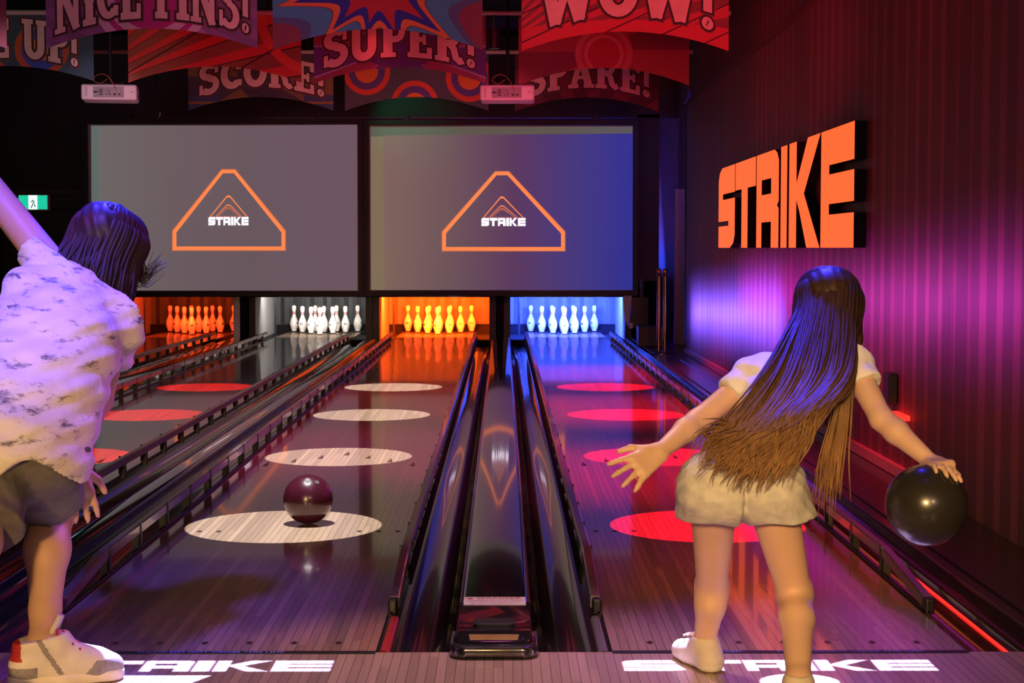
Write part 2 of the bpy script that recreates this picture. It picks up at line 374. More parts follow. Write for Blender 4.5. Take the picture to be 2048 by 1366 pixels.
# ------------------------------------------------------------------ the big lit sign on the right wall
SX = WX - .072
def sgy(u):                            # where a column of the sign stands along the wall
    p = at(u, 400, 5.0); dx = p.x-CAM.x; dy = p.y-CAM.y
    return CAM.y + dy*(SX-CAM.x)/dx
sign = empty('wall_sign', (SX, 6.5, 1.56), 0, 'big glowing orange block letters spelling STRIKE mounted on the striped right wall', 'sign')
zt, zb = 1.918, 1.205
for ch, (u0, u1) in zip('STRIKE', ((1437.5,1469.5),(1471,1511),(1513,1557),(1561.5,1573.5),(1578,1639.5),(1641.5,1707.5))):
    y0, y1 = sgy(u0), sgy(u1)
    lt = MB(); sd = MB()
    for poly in GL[ch]:
        Y = lambda px: y0+(y1-y0)*px
        Z = lambda py: zb+(zt-zb)*py
        lt.prism(poly, lambda px, py: (SX+.0012-sign.location.x, Y(px)-6.5, Z(py)-1.56), lambda px, py: (SX-sign.location.x, Y(px)-6.5, Z(py)-1.56))
        sd.prism(poly, lambda px, py: (WX-.002-sign.location.x, Y(px)-6.5, Z(py)-1.56), lambda px, py: (SX+.0013-sign.location.x, Y(px)-6.5, Z(py)-1.56))
    s0 = sd.build('letter', M['black'], sign); s0['label'] = 'black cased letter ' + ch
    f0 = lt.build('lit_face', M['sign'], s0); f0['label'] = 'glowing orange letter face'
# ------------------------------------------------------------------ screens
def screen(label, grp, top, bord, bm_, pm_, pic, apex, tri, lg):
    Y = 16.2; x0, x1, z0, z1 = grp
    r = empty('projection_screen', ((x0+x1)/2, Y, z0), 0, label, 'screen')
    ox, oz = (x0+x1)/2, z0
    MB().box(x0-ox, x1-ox, 0, .012, z0-oz, z1-oz).build('screen_sheet', M['sheet'], r)
    t = .067
    MB().box(x0-t-ox, x0-.006-ox, -.05, .06, z0-t-oz, z1+t-oz).box(x1+.006-ox, x1+t-ox, -.05, .06, z0-t-oz, z1+t-oz)\
        .box(x0-ox-.006, x1-ox+.006, -.05, .06, z0-t-oz, z0-.006-oz).box(x0-.006-ox, x1+.006-ox, -.05, .06, z1+.006-oz, z1+t-oz).build('screen_frame', M['frame'], r)
    for s in (-1, 1): MB().box(s*1.2-.03, s*1.2+.03, .05, .252, z1+.02-oz, z1+.14-oz).build('wall_bracket', M['satin'], r)
    def poly(ptl, m, dy, name, par):
        mb = MB(); P3 = [at(u, v, Y) for u, v in ptl]
        mb.add([(p.x-ox, dy, p.z-oz) for p in P3], [tuple(range(len(ptl)))]); return mb.build(name, m, par, fix=False)
    bd = poly(bord, bm_, -.001, 'lit_sheet_border', r)  # sheet edge outside the picture, its light given as glow
    if top: poly(top, M['border_top'], -.0015, 'lit_sheet_border', r)
    im = poly(pic, pm_, -.002, 'projected_picture', r)
    def ring(o, i, m, dy, name):
        mb = MB(); n = len(o)
        P3 = [at(u, v, Y) for u, v in o+i]
        mb.add([(p.x-ox, dy, p.z-oz) for p in P3], [(k, (k+1) % n, n+(k+1) % n, n+k) for k in range(n)]); return mb.build(name, m, im, fix=False)
    def heptagon(a, k):        # k = inset in pixels
        ax, ay, bx0, bx1, by, sy = a
        return [(ax-14+k*.35, ay+k*.95), (ax+14-k*.35, ay+k*.95), (bx1-k, sy+k*.45), (bx1-k, by-k), (bx0+k, by-k), (bx0+k, sy+k*.45)]
    ring(heptagon(apex, 0), heptagon(apex, 3.2), M['orange_dim'], -.004, 'triangle_edge')
    ring(heptagon(apex, 1.6), heptagon(apex, 9), M['orange_line'], -.005, 'triangle')
    ax, ay, bx0, bx1, by = tri
    def tr(k): return [(ax-3, ay+k*1.5), (ax+3, ay+k*1.5), (bx1-k*1.05, by-k*.1), (bx0+k*1.05, by-k*.1)]
    for a, b in ((0, 2.6), (12, 13.6), (15.5, 18)):
        ring(tr(a), tr(b), M['orange_line'] if a < 14 else M['orange_dim'], -.005, 'small_triangle')
    x0p, x1p, y0p, y1p = lg; mb = MB()
    for ch, ps in logo([1, 1, 1, .35, 1, 1], .10, x1p-x0p):
        for p in ps:
            P3 = [at(x0p+px, y1p-(y1p-y0p)*py, Y) for px, py in p]
            mb.add([(q.x-ox, -.006, q.z-oz) for q in P3], [tuple(range(len(p)))])
    mb.build('logo_lettering', M['logo_white'], im, fix=False)
    return r
a = at(180, 582, 16.2); b = at(715.5, 249, 16.2)
screen('left large projection screen with an orange triangle on plain grey violet', (a.x, b.x, a.z, b.z), None, [(182, 251), (714, 251), (714, 581), (184, 581)], M['border_green'], M['picture_left'],
       [(198, 253), (714.5, 249.5), (715, 581), (199, 581)], (457, 338, 344, 572, 502, 461), (457, 391, 419, 496, 434), (417, 497, 434, 450.5))
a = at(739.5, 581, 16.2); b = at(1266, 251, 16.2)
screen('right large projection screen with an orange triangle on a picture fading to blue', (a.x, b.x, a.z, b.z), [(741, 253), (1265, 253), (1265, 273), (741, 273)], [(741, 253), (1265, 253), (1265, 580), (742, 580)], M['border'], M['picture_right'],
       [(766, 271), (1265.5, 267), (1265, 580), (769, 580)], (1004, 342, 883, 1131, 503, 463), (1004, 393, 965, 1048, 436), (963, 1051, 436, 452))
# ------------------------------------------------------------------ lanes
LN = ['far left lane with dim red lit pins', 'second lane from the left with white lit pins', 'lane with the orange lit pins and white light circles', 'right hand lane with blue white pins and red light circles']
SH = ['the far left lane', 'the white lit lane', 'the orange lit lane', 'the blue lit lane']
for i, x in enumerate(LANES):
    mb = MB().box(x-LW, x+LW, .012, 17.14, -.06, 0)
    for k in range(-3, 4):                                  # aiming arrows
        ax = x + k*.1359; ay = 4.83 - abs(k)*.16
        mb.add([(ax-.016, ay-.09, .0006), (ax+.016, ay-.09, .0006), (ax, ay+.09, .0006)], [(0, 1, 2)], 1)
    for k in (-17, -14, -11, 11, 14, 17):                   # dots beyond the foul line
        dx = x + k*.0272
        mb.add([(dx+.011*math.cos(t*PI/4), 2.13+.022*math.sin(t*PI/4), .0006) for t in range(8)], [tuple(range(8))], 1)
    for k in range(-3, 4):
        dx = x+k*.136
        mb.add([(dx+.010*math.cos(t*PI/4), .12+.02*math.sin(t*PI/4), .0006) for t in range(8)], [tuple(range(8))], 1)
    tag(mb.build('bowling_lane', [M['lane'], M['mark']], fix=False), 'polished wooden board ' + LN[i], 'bowling lane', 'bowling lanes side by side')
# foul line strip with its warning
def text_mesh(txt, size, name, mat, parent, loc, rot, align='CENTER', sx=1, thick=0):
    c = bpy.data.curves.new(name, 'FONT'); c.body = txt; c.size = size; c.align_x = align; c.align_y = 'CENTER'; c.extrude = thick
    o = bpy.data.objects.new(name, c); COL.objects.link(o)
    me = bpy.data.meshes.new_from_object(o.evaluated_get(bpy.context.evaluated_depsgraph_get()))
    bpy.data.objects.remove(o); bpy.data.curves.remove(c)
    me.materials.clear(); me.materials.append(mat); me.name = name
    q = bpy.data.objects.new(name, me); COL.objects.link(q); q.parent = parent; q.location = loc; q.rotation_euler = rot; q.scale = (sx, 1, 1)
    return q
M['bluetext'] = grain('pale_blue_print', (.2, .25, .7), .6)
for i, x in enumerate(LANES):
    if i == 0: continue
    s = tag(MB().box(x-LW, x+LW, -.020, .012, -.004, .002).build('foul_line_strip', M['satin']),
            'black foul line strip printed SLIP HAZARD across ' + SH[i], 'floor strip', 'foul line strips')
    dx = -.09 if i == 2 else .05
    text_mesh('SLIP HAZARD', .030, 'warning_lettering', M['bluetext'], s, (x+dx-.27, -.004, .0026), (0, 0, 0), sx=.85)
    text_mesh('PLEASE DO NOT CROSS THIS LINE', .030, 'warning_lettering', M['bluetext'], s, (x+dx+.13, -.004, .0026), (0, 0, 0), sx=.95)
# gutters: a half pipe between the lane edge and the capping
def gprof(xe, xc):                     # xe lane edge, xc capping edge
    sgn = 1 if xc > xe else -1; wd = abs(xc-xe); c = xe + sgn*wd*.5; r = wd*.5-.012
    pr = [(xe+sgn*.002, -.004), (xe+sgn*.012, -.002)]
    pr += [(c - sgn*r*math.cos(t), -.012 - .085*math.sin(t)) for t in np.linspace(0, PI, 15)]
    pr += [(xc-sgn*.004, .004), (xc-sgn*.001, .022)]
    return pr
def gutter(xe, xc, label):
    o = MB().sweep(gprof(xe, xc), list(np.linspace(.02, 17.12, 30))).build('gutter', M['gutter'], smooth=True, fix=False)
    return tag(o, label, 'gutter', 'black gutters along the lanes')
CAPS = []                              # (x0, x1) of the dividers
for i, x in enumerate(LANES):
    for sd in (-1, 1):
        xe = x+sd*LW; xc = xe+sd*(.235 if not (i == 2 and sd == 1 or i == 3 and sd == -1) else .240)
        side = 'left' if sd < 0 else 'right'
        gutter(xe, xc, 'glossy black gutter on the %s side of %s' % (side, SH[i]))
# bumper rails with their brackets
def bumper(xe, sd, label, inner):
    r = empty('bumper_rail', (xe, 8.5, 0), 0, label, 'bumper rail', 'bumper rails beside the lanes')
    x0, x1 = (.0, .034) if sd > 0 else (-.034, 0)
    prof = [(x0, .070), (x1, .070), (x1, .103), (x1-.005, .108), (x0+.005, .108), (x0, .103)]
    ys = [.55, .75, 1.14, 1.2, 4, 8, 12, 16.9]
    MB().sweep(prof, [y-8.5 for y in ys], closed=True, dz=[-.055, -.036, 0, 0, 0, 0, 0, 0]).build('rail', M['rail'], r, smooth=True)
    MB().box(min(0, sd*.014), max(0, sd*.014), .5-8.5, 17.0-8.5, -.002, .012).build('base_strip', M['satin'], r)
    first = None; y = 1.16
    while y < 17:
        if first is None:
            mb = MB().box(min(.004*sd, .03*sd), max(.004*sd, .03*sd), -.026, .026, -.004, .072)
            mb.box(min(-.003*sd, .003*sd), max(-.003*sd, .003*sd), -.012, .012, .02, .112)
            first = o = mb.build('bracket', M['post'], r)
        else: o = first.copy(); COL.objects.link(o); o.parent = r
        o.location = (0, y-8.5, 0); y += .53
    if inner: MB().box(min(sd*.034, sd*.044), max(sd*.034, sd*.044), 1.1-8.5, 17-8.5, -.02, .045).build('skirt', M['black'], r)
    MB().box(min(0, sd*.03), max(0, sd*.03), .50-8.5, .56-8.5, .0, .052).build('end_cap', M['post'], r, bevel=.006)
    return r
for i, x in enumerate(LANES):
    for sd in (-1, 1):
        bumper(x+sd*(LW+.003), sd, 'bumper rail with black brackets on the %s edge of %s' % ('left' if sd < 0 else 'right', SH[i]), (i, sd) in ((2, 1), (3, -1)))
# rounded mouldings where the rails end near the foul line
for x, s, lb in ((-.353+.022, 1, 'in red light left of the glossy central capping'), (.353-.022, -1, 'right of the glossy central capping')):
    o = MB().tube([(x, .02, -.018), (x, .5, -.018)], .019, 14).build('edge_moulding', grain('red_lit_moulding' if s > 0 else 'grey_moulding', (.4, .02, .02) if s > 0 else (.1, .1, .1), .3), smooth=True)  # the left one carries the red light in its base colour
    tag(o, 'short rounded moulding ' + lb, 'moulding')
# small safety stickers on the inner rails
for x, lb in ((-.3155, 'tiny sticker on the inner bumper rail left of the capping'), (.3155, 'small blue and white sticker on the inner bumper rail right of the capping')):
    sgx = 1 if x < 0 else -1
    o = MB().box(x-.0006, x+.0006, 1.2, 1.42, .066, .1).build('sticker', grain('sticker_blue', (.05, .25, .35), .5))
    tag(o, lb, 'sticker')
    MB().box(x-.0012, x+.0012, 1.21, 1.29, .068, .098).build('white_print', M['paper'], o)
# cappings: between lanes 3 and 4 (with the nose), between 1 and 2, plain divider between 2 and 3, side shelf by the wall
def capprof(hw, h, r=.018):
    return [(-hw, -.10), (-hw, h-r)] + [(-hw+r-r*math.cos(t), h-r+r*math.sin(t)) for t in np.linspace(.2, PI/2, 5)] + \
           [(0, h+.006)] + [(hw-r+r*math.cos(t), h-r+r*math.sin(t)) for t in np.linspace(PI/2, .2, 5)] + [(hw, h-r), (hw, -.10)]
rc = empty('ball_return_capping', (0, 0, 0), 0, 'long glossy black capping with rounded nose between orange and blue lit lanes', 'lane capping')
MB().sweep(capprof(.112, .048), [.40, 3.5, 3.504, 7.2, 7.204, 11, 11.004, 14.8, 14.804, 17.1], dz=[0, 0, 0, 0, 0, 0, 0, 0, 0, 0]).build('cover', M['cap'], rc, smooth=True, fix=False)
for sd in (-1, 1):
    MB().tube([(sd*.112, y, .030) for y in (.3, 6, 12, 17.2)], .0055, 8).build('edge_trim', grain('trim_plum', (.2, .05, .08), .2, metal=.4), rc, smooth=True)
def rrect(hw, y0, y1, r, n=8):
    pts = [(-hw, y1), (-hw, y0+r)] + [(-hw+r-r*math.cos(t), y0+r-r*math.sin(t)) for t in np.linspace(0, PI/2, n)] + [(hw-r+r*math.sin(t), y0+r-r*math.cos(t)) for t in np.linspace(0, PI/2, n)] + [(hw, y0+r), (hw, y1)]
    return pts
def stack(levels, y1, name, m, par):   # rounded plan outlines piled into a hood
    mb = MB(); vs = []; n = None
    for hw, y0, r, z in levels:
        p = rrect(hw, y0, y1, r); n = len(p); vs += [(x, y, z) for x, y in p]
    fs = [(j*n+i, j*n+i+1, (j+1)*n+i+1, (j+1)*n+i) for j in range(len(levels)-1) for i in range(n-1)]
    fs.append(tuple((len(levels)-1)*n+k for k in range(n)))
    return mb.add(vs, fs).build(name, m, par, smooth=True, fix=False)
stack([(.128, -.085, .05, 0), (.131, -.090, .05, .006), (.131, -.090, .05, .026), (.128, -.086, .05, .034), (.124, -.078, .05, .037)], .12, 'nose_base', M['chrome'], rc)
stack([(.121, -.062, .05, .034), (.120, -.055, .05, .044), (.115, -.03, .055, .054), (.112, .04, .06, .061), (.110, .14, .06, .0615)], .42, 'nose_hood', M['cap'], rc)
stack([(.064, .05, .02, .060), (.062, .055, .02, .071), (.056, .065, .02, .0735)], .13, 'hand_grip', M['satin'], rc)
MB().add([(-.07, -.0505, .0485), (.07, -.0505, .0485), (.075, -.018, .0585), (-.075, -.018, .0585)], [(0, 1, 2, 3)]).build('metal_strip', M['brass'], rc, fix=False)
st = MB().box(-.100, .100, .37, .49, .054, .0635).build('warning_label', M['paper'], rc); st['label'] = 'white warning label with red printing'
text_mesh('DANGER', .045, 'red_lettering', M['redink'], st, (.015, .466, .0640), (0, 0, 0), sx=.8)
text_mesh('DO NOT REACH INTO THE BALL RETURN', .026, 'small_lettering', M['redink'], st, (.0, .425, .0640), (0, 0, 0), sx=.36)
text_mesh('KEEP HANDS AND FEET CLEAR OF THIS UNIT', .022, 'small_lettering', M['redink'], st, (.0, .392, .0640), (0, 0, 0), sx=.36)
st2 = MB().lathe([(.010, .0634), (.010, .0641)], 12, (-.08, .462, 0)).build('red_mark', M['redink'], st)
def divider(x0, x1, y0, label):
    hw = (x1-x0)/2; c = (x0+x1)/2
    o = MB().sweep([(x+c, z) for x, z in capprof(hw, .03, min(.02, hw*.4))], [y0, 5.3, 5.304, 10.6, 10.604, 16.4 if y0 == .051 else 17.1]).build('lane_divider', M['cap'], smooth=True, fix=False)
    return tag(o, label, 'lane capping')
x12 = (LANES[0]+LANES[1])/2
divider(LANES[0]+LW+.235, LANES[1]-LW-.235, .05, 'glossy black capping between the two left lanes')
divider(LANES[1]+LW+.235, LANES[2]-LW-.235, .02, 'narrow glossy black divider between the white lit and orange lit lanes')
divider(-5.6, LANES[0]-LW-.235, .051, 'black shelf left of the far left lane')
so = MB().box(1.65, WX, .02, 13.75, -.12, .026).box(1.70, 2.26, 13.75, 17.1, -.12, .026)
so = tag(so.build('side_shelf', grain('shelf_dark', (.03, .024, .022), .3, coat=.2), bevel=.006), 'flat dark brown shelf running between the right gutter and the striped wall', 'lane capping')
tag(MB().box(1.70, 1.708, .3, 13.0, .026, .034).build('cable_channel', M['satin']), 'thin black channel along the shelf beside the right gutter', 'channel')
tag(MB().tube([(1.602, y, -.058+.0*y) for y in (.03, 3, 6, 9.5)], .0045, 6).build('glow_line', M['redglow']), 'thin glowing red line in the right hand gutter, standing for a reflection', 'light strip')  # reflection of red light in the gutter, put in as a glowing tube
tag(MB().tube([(1.89, y, .03) for y in (8.2, 9.9)], .004, 6).tube([(1.89, y, .03) for y in (10.1, 12.6)], .004, 6).build('glow_line', M['blueled']), 'faint blue light line along the shelf by the wall', 'light strip')
tag(MB().box(WX-.03, WX-.001, 3, 13.7, .03, .085).build('skirting_rail', grain('skirting', (.45, .3, .35), .3)), 'pale low rail at the foot of the striped wall', 'rail')
# ------------------------------------------------------------------ pin deck housings
NM = ['dim red', 'white', 'bright orange', 'bright blue']
for i, x in enumerate(LANES):
    r = empty('pin_deck_housing', (x, 17.2, 0), 0, 'pin deck housing lit %s inside, at the end of %s' % (NM[i], SH[i]), 'pin deck')
    hw = (.795, .765, .765, .795)[i]
    for s in (-1, 1):
        MB().box(min(s*(hw-.03), s*(hw+.03)), max(s*(hw-.03), s*(hw+.03)), 0, 2.4, -.1, .78).build('side_panel', M['deckwall'], r)
        MB().box(min(s*.54, s*(hw-.03)), max(s*.54, s*(hw-.03)), .05, 2.4, -.12, -.10).build('gutter_pan', M['satin'], r)
        MB().box(min(s*(hw-.035), s*(hw+.05)), max(s*(hw-.035), s*(hw+.05)), -.03, .0, -.1, .555).build('front_post', M['satin'] if i else M['rail'], r)
    MB().box(-LW, LW, -.055, 2.03, -.06, 0).build('pin_deck_floor', M['lane'], r)
    cb = MB(); n = 24
    for k in range(n):
        xa = -hw+.03+(2*hw-.06)*k/n; xb = -hw+.03+(2*hw-.06)*(k+1)/n
        za = .02*math.sin(k*1.9); zb_ = .02*math.sin((k+1)*1.9)
        cb.add([(xa, 2.05+za, .07), (xb, 2.05+zb_, .07), (xb, 2.05+zb_, .76), (xa, 2.05+za, .76)], [(0, 1, 2, 3)])
    cb.build('back_curtain', M['dcurtain'] if i < 2 else M['curtain'], r, smooth=True)
    MB().box(-hw+.03, hw-.03, 1.98, 2.0, -.02, .1).build('kick_board', M['black'], r)
    MB().tube([(-hw+.03, 1.97, .10), (hw-.03, 1.97, .10)], .008, 8).build('kick_rod', M['chrome'], r, smooth=True)
    bar = MB().box(-hw-.02, hw+.02, -.09, .02, .555, .60).build('masking_bar', M['cap'], r, bevel=.008)
    MB().box(hw-.42, hw-.32, -.094, -.089, .565, .59).build('sensor', M['grey'], bar)
    MB().box(-hw-.02, hw+.02, -.05, .02, .60, .68).build('masking_panel', grain('masking_%d' % i, (.12, .12, .12), .3), r)
    MB().tube([(-hw+.16, 1.0, .0), (-hw+.16, 1.0, .6)], .014, 8).build('pin_guide_rod', M['satin'], r)
# upright partition between the pin decks
for xa, xb, lb in ((-3.46, -3.36, 'two left'), (-.05, .05, 'orange and blue')):
    tag(MB().box(xa, xb, 17.22, 19.4, -.1, .8).build('deck_partition', M['black']), 'black upright partition between the %s pin decks' % lb, 'partition')
# ------------------------------------------------------------------ pins
PR = [(1.0, 0), (1.414, .3), (1.42, .75), (1.95, 2.25), (2.255, 3.375), (2.383, 4.5), (2.28, 5.875), (1.852, 7.25), (1.236, 8.625), (.983, 9.375), (.899, 10), (.935, 10.875), (1.047, 11.75), (1.203, 12.625), (1.2735, 13.5), (1.18, 14.2), (.85, 14.75), (.4, 14.97), (.02, 15)]
def spline(P, n=3):
    out = []
    for i in range(len(P)-1):
        p0 = P[max(i-1, 0)]; p1 = P[i]; p2 = P[i+1]; p3 = P[min(i+2, len(P)-1)]
        for k in range(n):
            t = k/n
            out.append(tuple(.5*(2*p1[j]+(p2[j]-p0[j])*t+(2*p0[j]-5*p1[j]+4*p2[j]-p3[j])*t*t+(3*p1[j]-p0[j]-3*p2[j]+p3[j])*t**3) for j in range(len(p1))))
    return out + [P[-1]]
t = Mt('pin_white', (.82, .80, .76), .22, coat=.5); x_, y_, z_ = t.coord()
band = ((z_-.262).abs() < .0045) + ((z_-.284).abs() < .0045)
t.set('Base Color', t.mix(band, t.mix((z_ < .012), (.84, .82, .78), (.06, .05, .05)), (.55, .02, .015)))
M['pin'] = t.m
PINPOS = [(0, 0, 'head pin'), (-1, 1, 'left pin of the second row'), (1, 1, 'right pin of the second row'), (-2, 2, 'left pin of the third row'), (0, 2, 'centre pin of the third row'), (2, 2, 'right pin of the third row'),
          (-3, 3, 'far left pin of the back row'), (-1, 3, 'inner left pin of the back row'), (1, 3, 'inner right pin of the back row'), (3, 3, 'far right pin of the back row')]
p0 = None
for i, x in enumerate(LANES):
    for (px, row, nm) in PINPOS:
        if p0 is None:
            o = p0 = MB().lathe([(r*.0254, z*.0254) for r, z in spline(PR, 2)], 28).build('bowling_pin', M['pin'], smooth='all')
            bm = MB(); 
            for dz, dx in ((.135, -.012), (.135, .010), (.12, -.011), (.12, .011)):
                bm.box(dx-.008, dx+.008, -.0615, -.0585, dz-.004, dz+.005)
            bm.box(-.02, -.014, -.0615, -.057, .112, .142); bm.box(.002, .007, -.0625, -.058, .112, .142)
            bm.build('crown_mark', M['ink'], p0)
        else: o = copy_tree(p0)
        o.location = (x+px*.1524, 18.29+row*.264, 0.0005); o.rotation_euler = (0, 0, rng.uniform(-1.2, 1.2))
        tag(o, 'white bowling pin, %s on %s' % (nm, SH[i]), 'bowling pin', 'bowling pins on %s' % SH[i])
# ------------------------------------------------------------------ small things around the decks
s = empty('exit_sign', at(66, 405, 16.3), 0, 'green and white lit emergency exit sign above the door on the left', 'sign')
MB().box(-.19, .19, .0, .12, -.10, .10).build('sign_case', M['white'], s, bevel=.01)
MB().box(-.18, .18, -.004, 0, -.085, .09).build('green_panel', M['exitgreen'], s)
g = MB().box(-.055, .055, -.008, -.004, -.085, .09).build('white_panel', M['exitwhite'], s)
g = MB().tube([(-.02, -.010, -.07), (-.005, -.010, -.03), (0, -.010, .02), (.02, -.010, -.03), (.035, -.010, -.06)], .007, 6).tube([(-.03, -.010, .0), (0, -.010, .03), (.028, -.010, .0)], .006, 6)
g.lathe([(.012, 0), (.012, .004)], 10, (.002, -.010, .045)).build('running_figure', grain('exit_figure', (.01, .3, .2), .5), s)
p = at(74, 514, 16.48)
n_ = tag(MB().box(p.x-.1, p.x+.1, 16.485, 16.489, p.z-.14, p.z+.075).build('paper_notice', M['paper']), 'small white paper notice with a dark red emblem on the black door', 'notice')
MB().lathe([(.045, 0), (.045, .003)], 6, (0, 0, 0)).build('emblem', M['redink'], n_).location = (p.x, 16.4835, p.z+.0)
n_.children[0].rotation_euler = (PI/2, 0, 0); n_.children[0].scale = (1, .6, 1)
bz = empty('barrier_post', (1.80, 13.7, .027), 0, 'pair of slim upright brass posts on a dark base at the end of the shelf', 'post')
for dx in (-.035, .035):
    MB().lathe([(.021, 0.02), (.021, .9), (.026, .9), (.028, .93), (.022, .945)], 16, (dx, 0, 0)).build('brass_post', M['brass'], bz, smooth=True)
MB().lathe([(.15, 0), (.15, .008), (.12, .02), (.03, .03)], 24).build('post_base', M['chrome'], bz, smooth=True)
MB().box(-.06, .06, -.03, .03, .86, .9).build('post_collar', M['satin'], bz)
tag(MB().box(1.64, 1.98, 14.9, 15.25, .027, .27).build('equipment_box', grain('box_brown', (.035, .02, .022), .5), bevel=.01), 'dark square box on the shelf behind the brass posts', 'box')
q = empty('hanging_cover', (1.66, 16.1, .46), 0, 'pale angular cover hanging beside the blue pin deck', 'cover')
MB().box(-.02, .16, .03, .352, .0, .1).box(.12, .16, .3, .352, .0, .36).build('wall_bracket', M['satin'], q)
MB().prism([(-.12, .14), (-.01, .14), (-.06, -.24), (-.1, -.16)], lambda a_, b_: (a_, .03, b_), lambda a_, b_: (a_, 0, b_)).build('pale_panel', grain('cream_panel', (.42, .42, .34), .5), q)
MB().prism([(.0, .12), (.2, .12), (.2, -.3), (-.05, -.25)], lambda a_, b_: (a_, .06, b_), lambda a_, b_: (a_, .02, b_)).build('dark_flap', M['satin'], q)
MB().box(-.04, 0, -.01, .0, -.27, -.2).build('clip', M['paper'], q)
# wall bracket fitting half hidden by the girl's arm
q = empty('wall_fitting', at(1765, 775, 1.6), 0, 'small dark wall fitting with a red tag behind the girl\'s elbow', 'fitting')
q.location = (WX, sgy(1770), at(1765, 775, sgy(1765)).z+.0)
MB().box(-.05, -.001, -.05, .10, -.08, .08).build('case', M['satin'], q, bevel=.01)
MB().box(-.065, -.001, -.3, -.03, -.14, -.115).build('red_tag', M['redglow'], q)
MB().tube([(-.07, .1, .06), (-.09, .1, .06)], .012, 10).build('brass_knob', M['brass'], q, smooth=True)
# bowling ball rolling on the orange lit lane
def ball_mesh(r, m, name, holes=((.25, .35), (.32, .12), (.02, .2)), hm=None):
    bm = bmesh.new(); bmesh.ops.create_uvsphere(bm, u_segments=48, v_segments=32, radius=r)
    me = bpy.data.meshes.new(name); bm.to_mesh(me); bm.free(); me.materials.append(m)
    me.polygons.foreach_set('use_smooth', [True]*len(me.polygons))
    o = bpy.data.objects.new(name, me); COL.objects.link(o); return o
bl = ball_mesh(.108, grain('ball_maroon', (.035, .004, .012), .25, coat=.15, scale=12), 'bowling_ball')
bp = at(615, 1053, 2.3); bl.location = (bp.x, 2.33, .1085)
tag(bl, 'dark maroon bowling ball rolling down the lane in front of the nearest white light circle', 'ball')
for k in range(3):
    h = MB().lathe([(.011, -.002), (.011, .001)], 12).build('finger_hole', M['ink'], bl)
    dv = Vector((.1*math.cos(k*2.1)*.3+.02, -.06, .09+.01*math.sin(k*2.1))).normalized(); h.location = dv*.108; h.rotation_euler = dv.to_track_quat('Z', 'Y').to_euler()
# ------------------------------------------------------------------ projectors and pipes under the ceiling
def projector(u, v, Y, rz, label):
    p = at(u, v, Y); r = empty('projector', (p.x, Y, p.z), rz, label, 'projector')
    wd, dp, hh = .245, .19, .07
    MB().prism([(-wd, -hh), (wd, -hh), (wd, hh), (-wd, hh)], lambda a_, b_: (a_, dp*2, b_), lambda a_, b_: (a_, 0, b_)).build('case', M['white'], r, bevel=.018)
    pan = MB().box(-.14, .13, -.004, .001, -.048, .048).build('connector_panel', M['grey'], r)
    pm = MB()
    for a_, b_, c_, d_ in ((-.12, .0, .028, .016), (-.07, .02, .03, .01), (-.07, 0, .03, .01), (-.07, -.022, .03, .01), (-.02, .02, .008, .008), (0, .02, .008, .008), (-.02, -.02, .016, .008), (.01, -.02, .016, .008), (.05, -.02, .02, .018), (.09, -.02, .02, .014), (-.095, 0, .01, .01), (0, 0, .01, .01)):
        pm.box(a_-c_/2, a_+c_/2, -.008, -.004, b_-d_/2, b_+d_/2)
    pm.build('sockets', M['ink'], pan)
    MB().lathe([(.022, 0), (.022, .004)], 20).build('cooling_vent', M['grey'], r).location = (.08, -.004, .025)
    r.children[-1].rotation_euler = (PI/2, 0, 0)
    for k in (-1, 1):
        vb = MB()
        for j in range(6): vb.box(k*.2-.012, k*.2+.012, -.003, .0, -.04+j*.015, -.033+j*.015)
        vb.build('vent', M['grey'], r)
    MB().lathe([(.045, 0), (.04, .03)], 20).build('lens', M['cap'], r).location = (.1, dp*2, 0); r.children[-1].rotation_euler = (-PI/2, 0, 0)
    MB().tube([(0, .19, .06), (0, .19, 3.88-p.z)], .017, 10).box(-.09, .09, .1, .28, .075, .087).box(-.12, -.1, .08, .1, .06, .09).box(.1, .12, .08, .1, .06, .09).build('ceiling_mount', M['satin'], r, smooth=True)
    MB().tube(spline([(.07, -.01, -.01), (.05, -.03, .05), (.0, -.02, .13), (-.06, .0, .16), (-.12, .02, .14), (-.13, .02, .1), (-.08, .04, .08), (-.02, .06, .12)], 6), .0035, 6).build('cable', grain('cable_tan', (.4, .15, .08), .4), r, smooth=True)
    return r
projector(218, 184, 10.2, .16, 'white ceiling projector hanging at the left, below the red plank banner')
projector(1014.5, 185, 10.2, -.02, 'white ceiling projector lit red, hanging between the two right hand banners')
for y, z, lb in ((9.66, 3.235, 'front'), (12.56, 3.235, 'rear')):
    pb = tag(MB().tube([(-8.5, y, z), (2.0, y, z)], .022, 10).build('lighting_pipe', grain('pipe_grey', (.45, .4, .42), .4), smooth=True), 'long horizontal grey pipe carrying the %s row of banners' % lb, 'pipe')
    for x in (-5, -2, 1): MB().tube([(x, y, z), (x, y, 3.9)], .01, 6).build('drop_rod', M['satin'], pb)
c0 = at(312, 150, 13.5); tag(MB().tube(spline([(c0.x, 13.5, 3.9), c0, at(314, 190, 13.5), at(320, 222, 13.5), at(317, 235, 13.5), at(312, 236, 13.5)], 5), .005, 6).build('hanging_wire', M['chrome'], smooth=True), 'thin loose wire hanging above the left screen', 'wire')
for x, y, tx, lb in ((-.35, 9.0, 0, 'beside the front pipe'),):
    pt = at(988, 60, 9.66); sl = empty('spot_lamp', (pt.x, 9.66, pt.z), 0, 'small dark spot lamp clamped on the pipe above the middle projector', 'lamp')
    MB().lathe([(.05, 0), (.06, .1), (.065, .16)], 16, (0, 0, -.16)).build('lamp_body', M['satin'], sl, smooth=True)
    MB().box(-.01, .01, -.01, .01, 0, 3.235-pt.z).build('clamp', M['chrome'], sl)
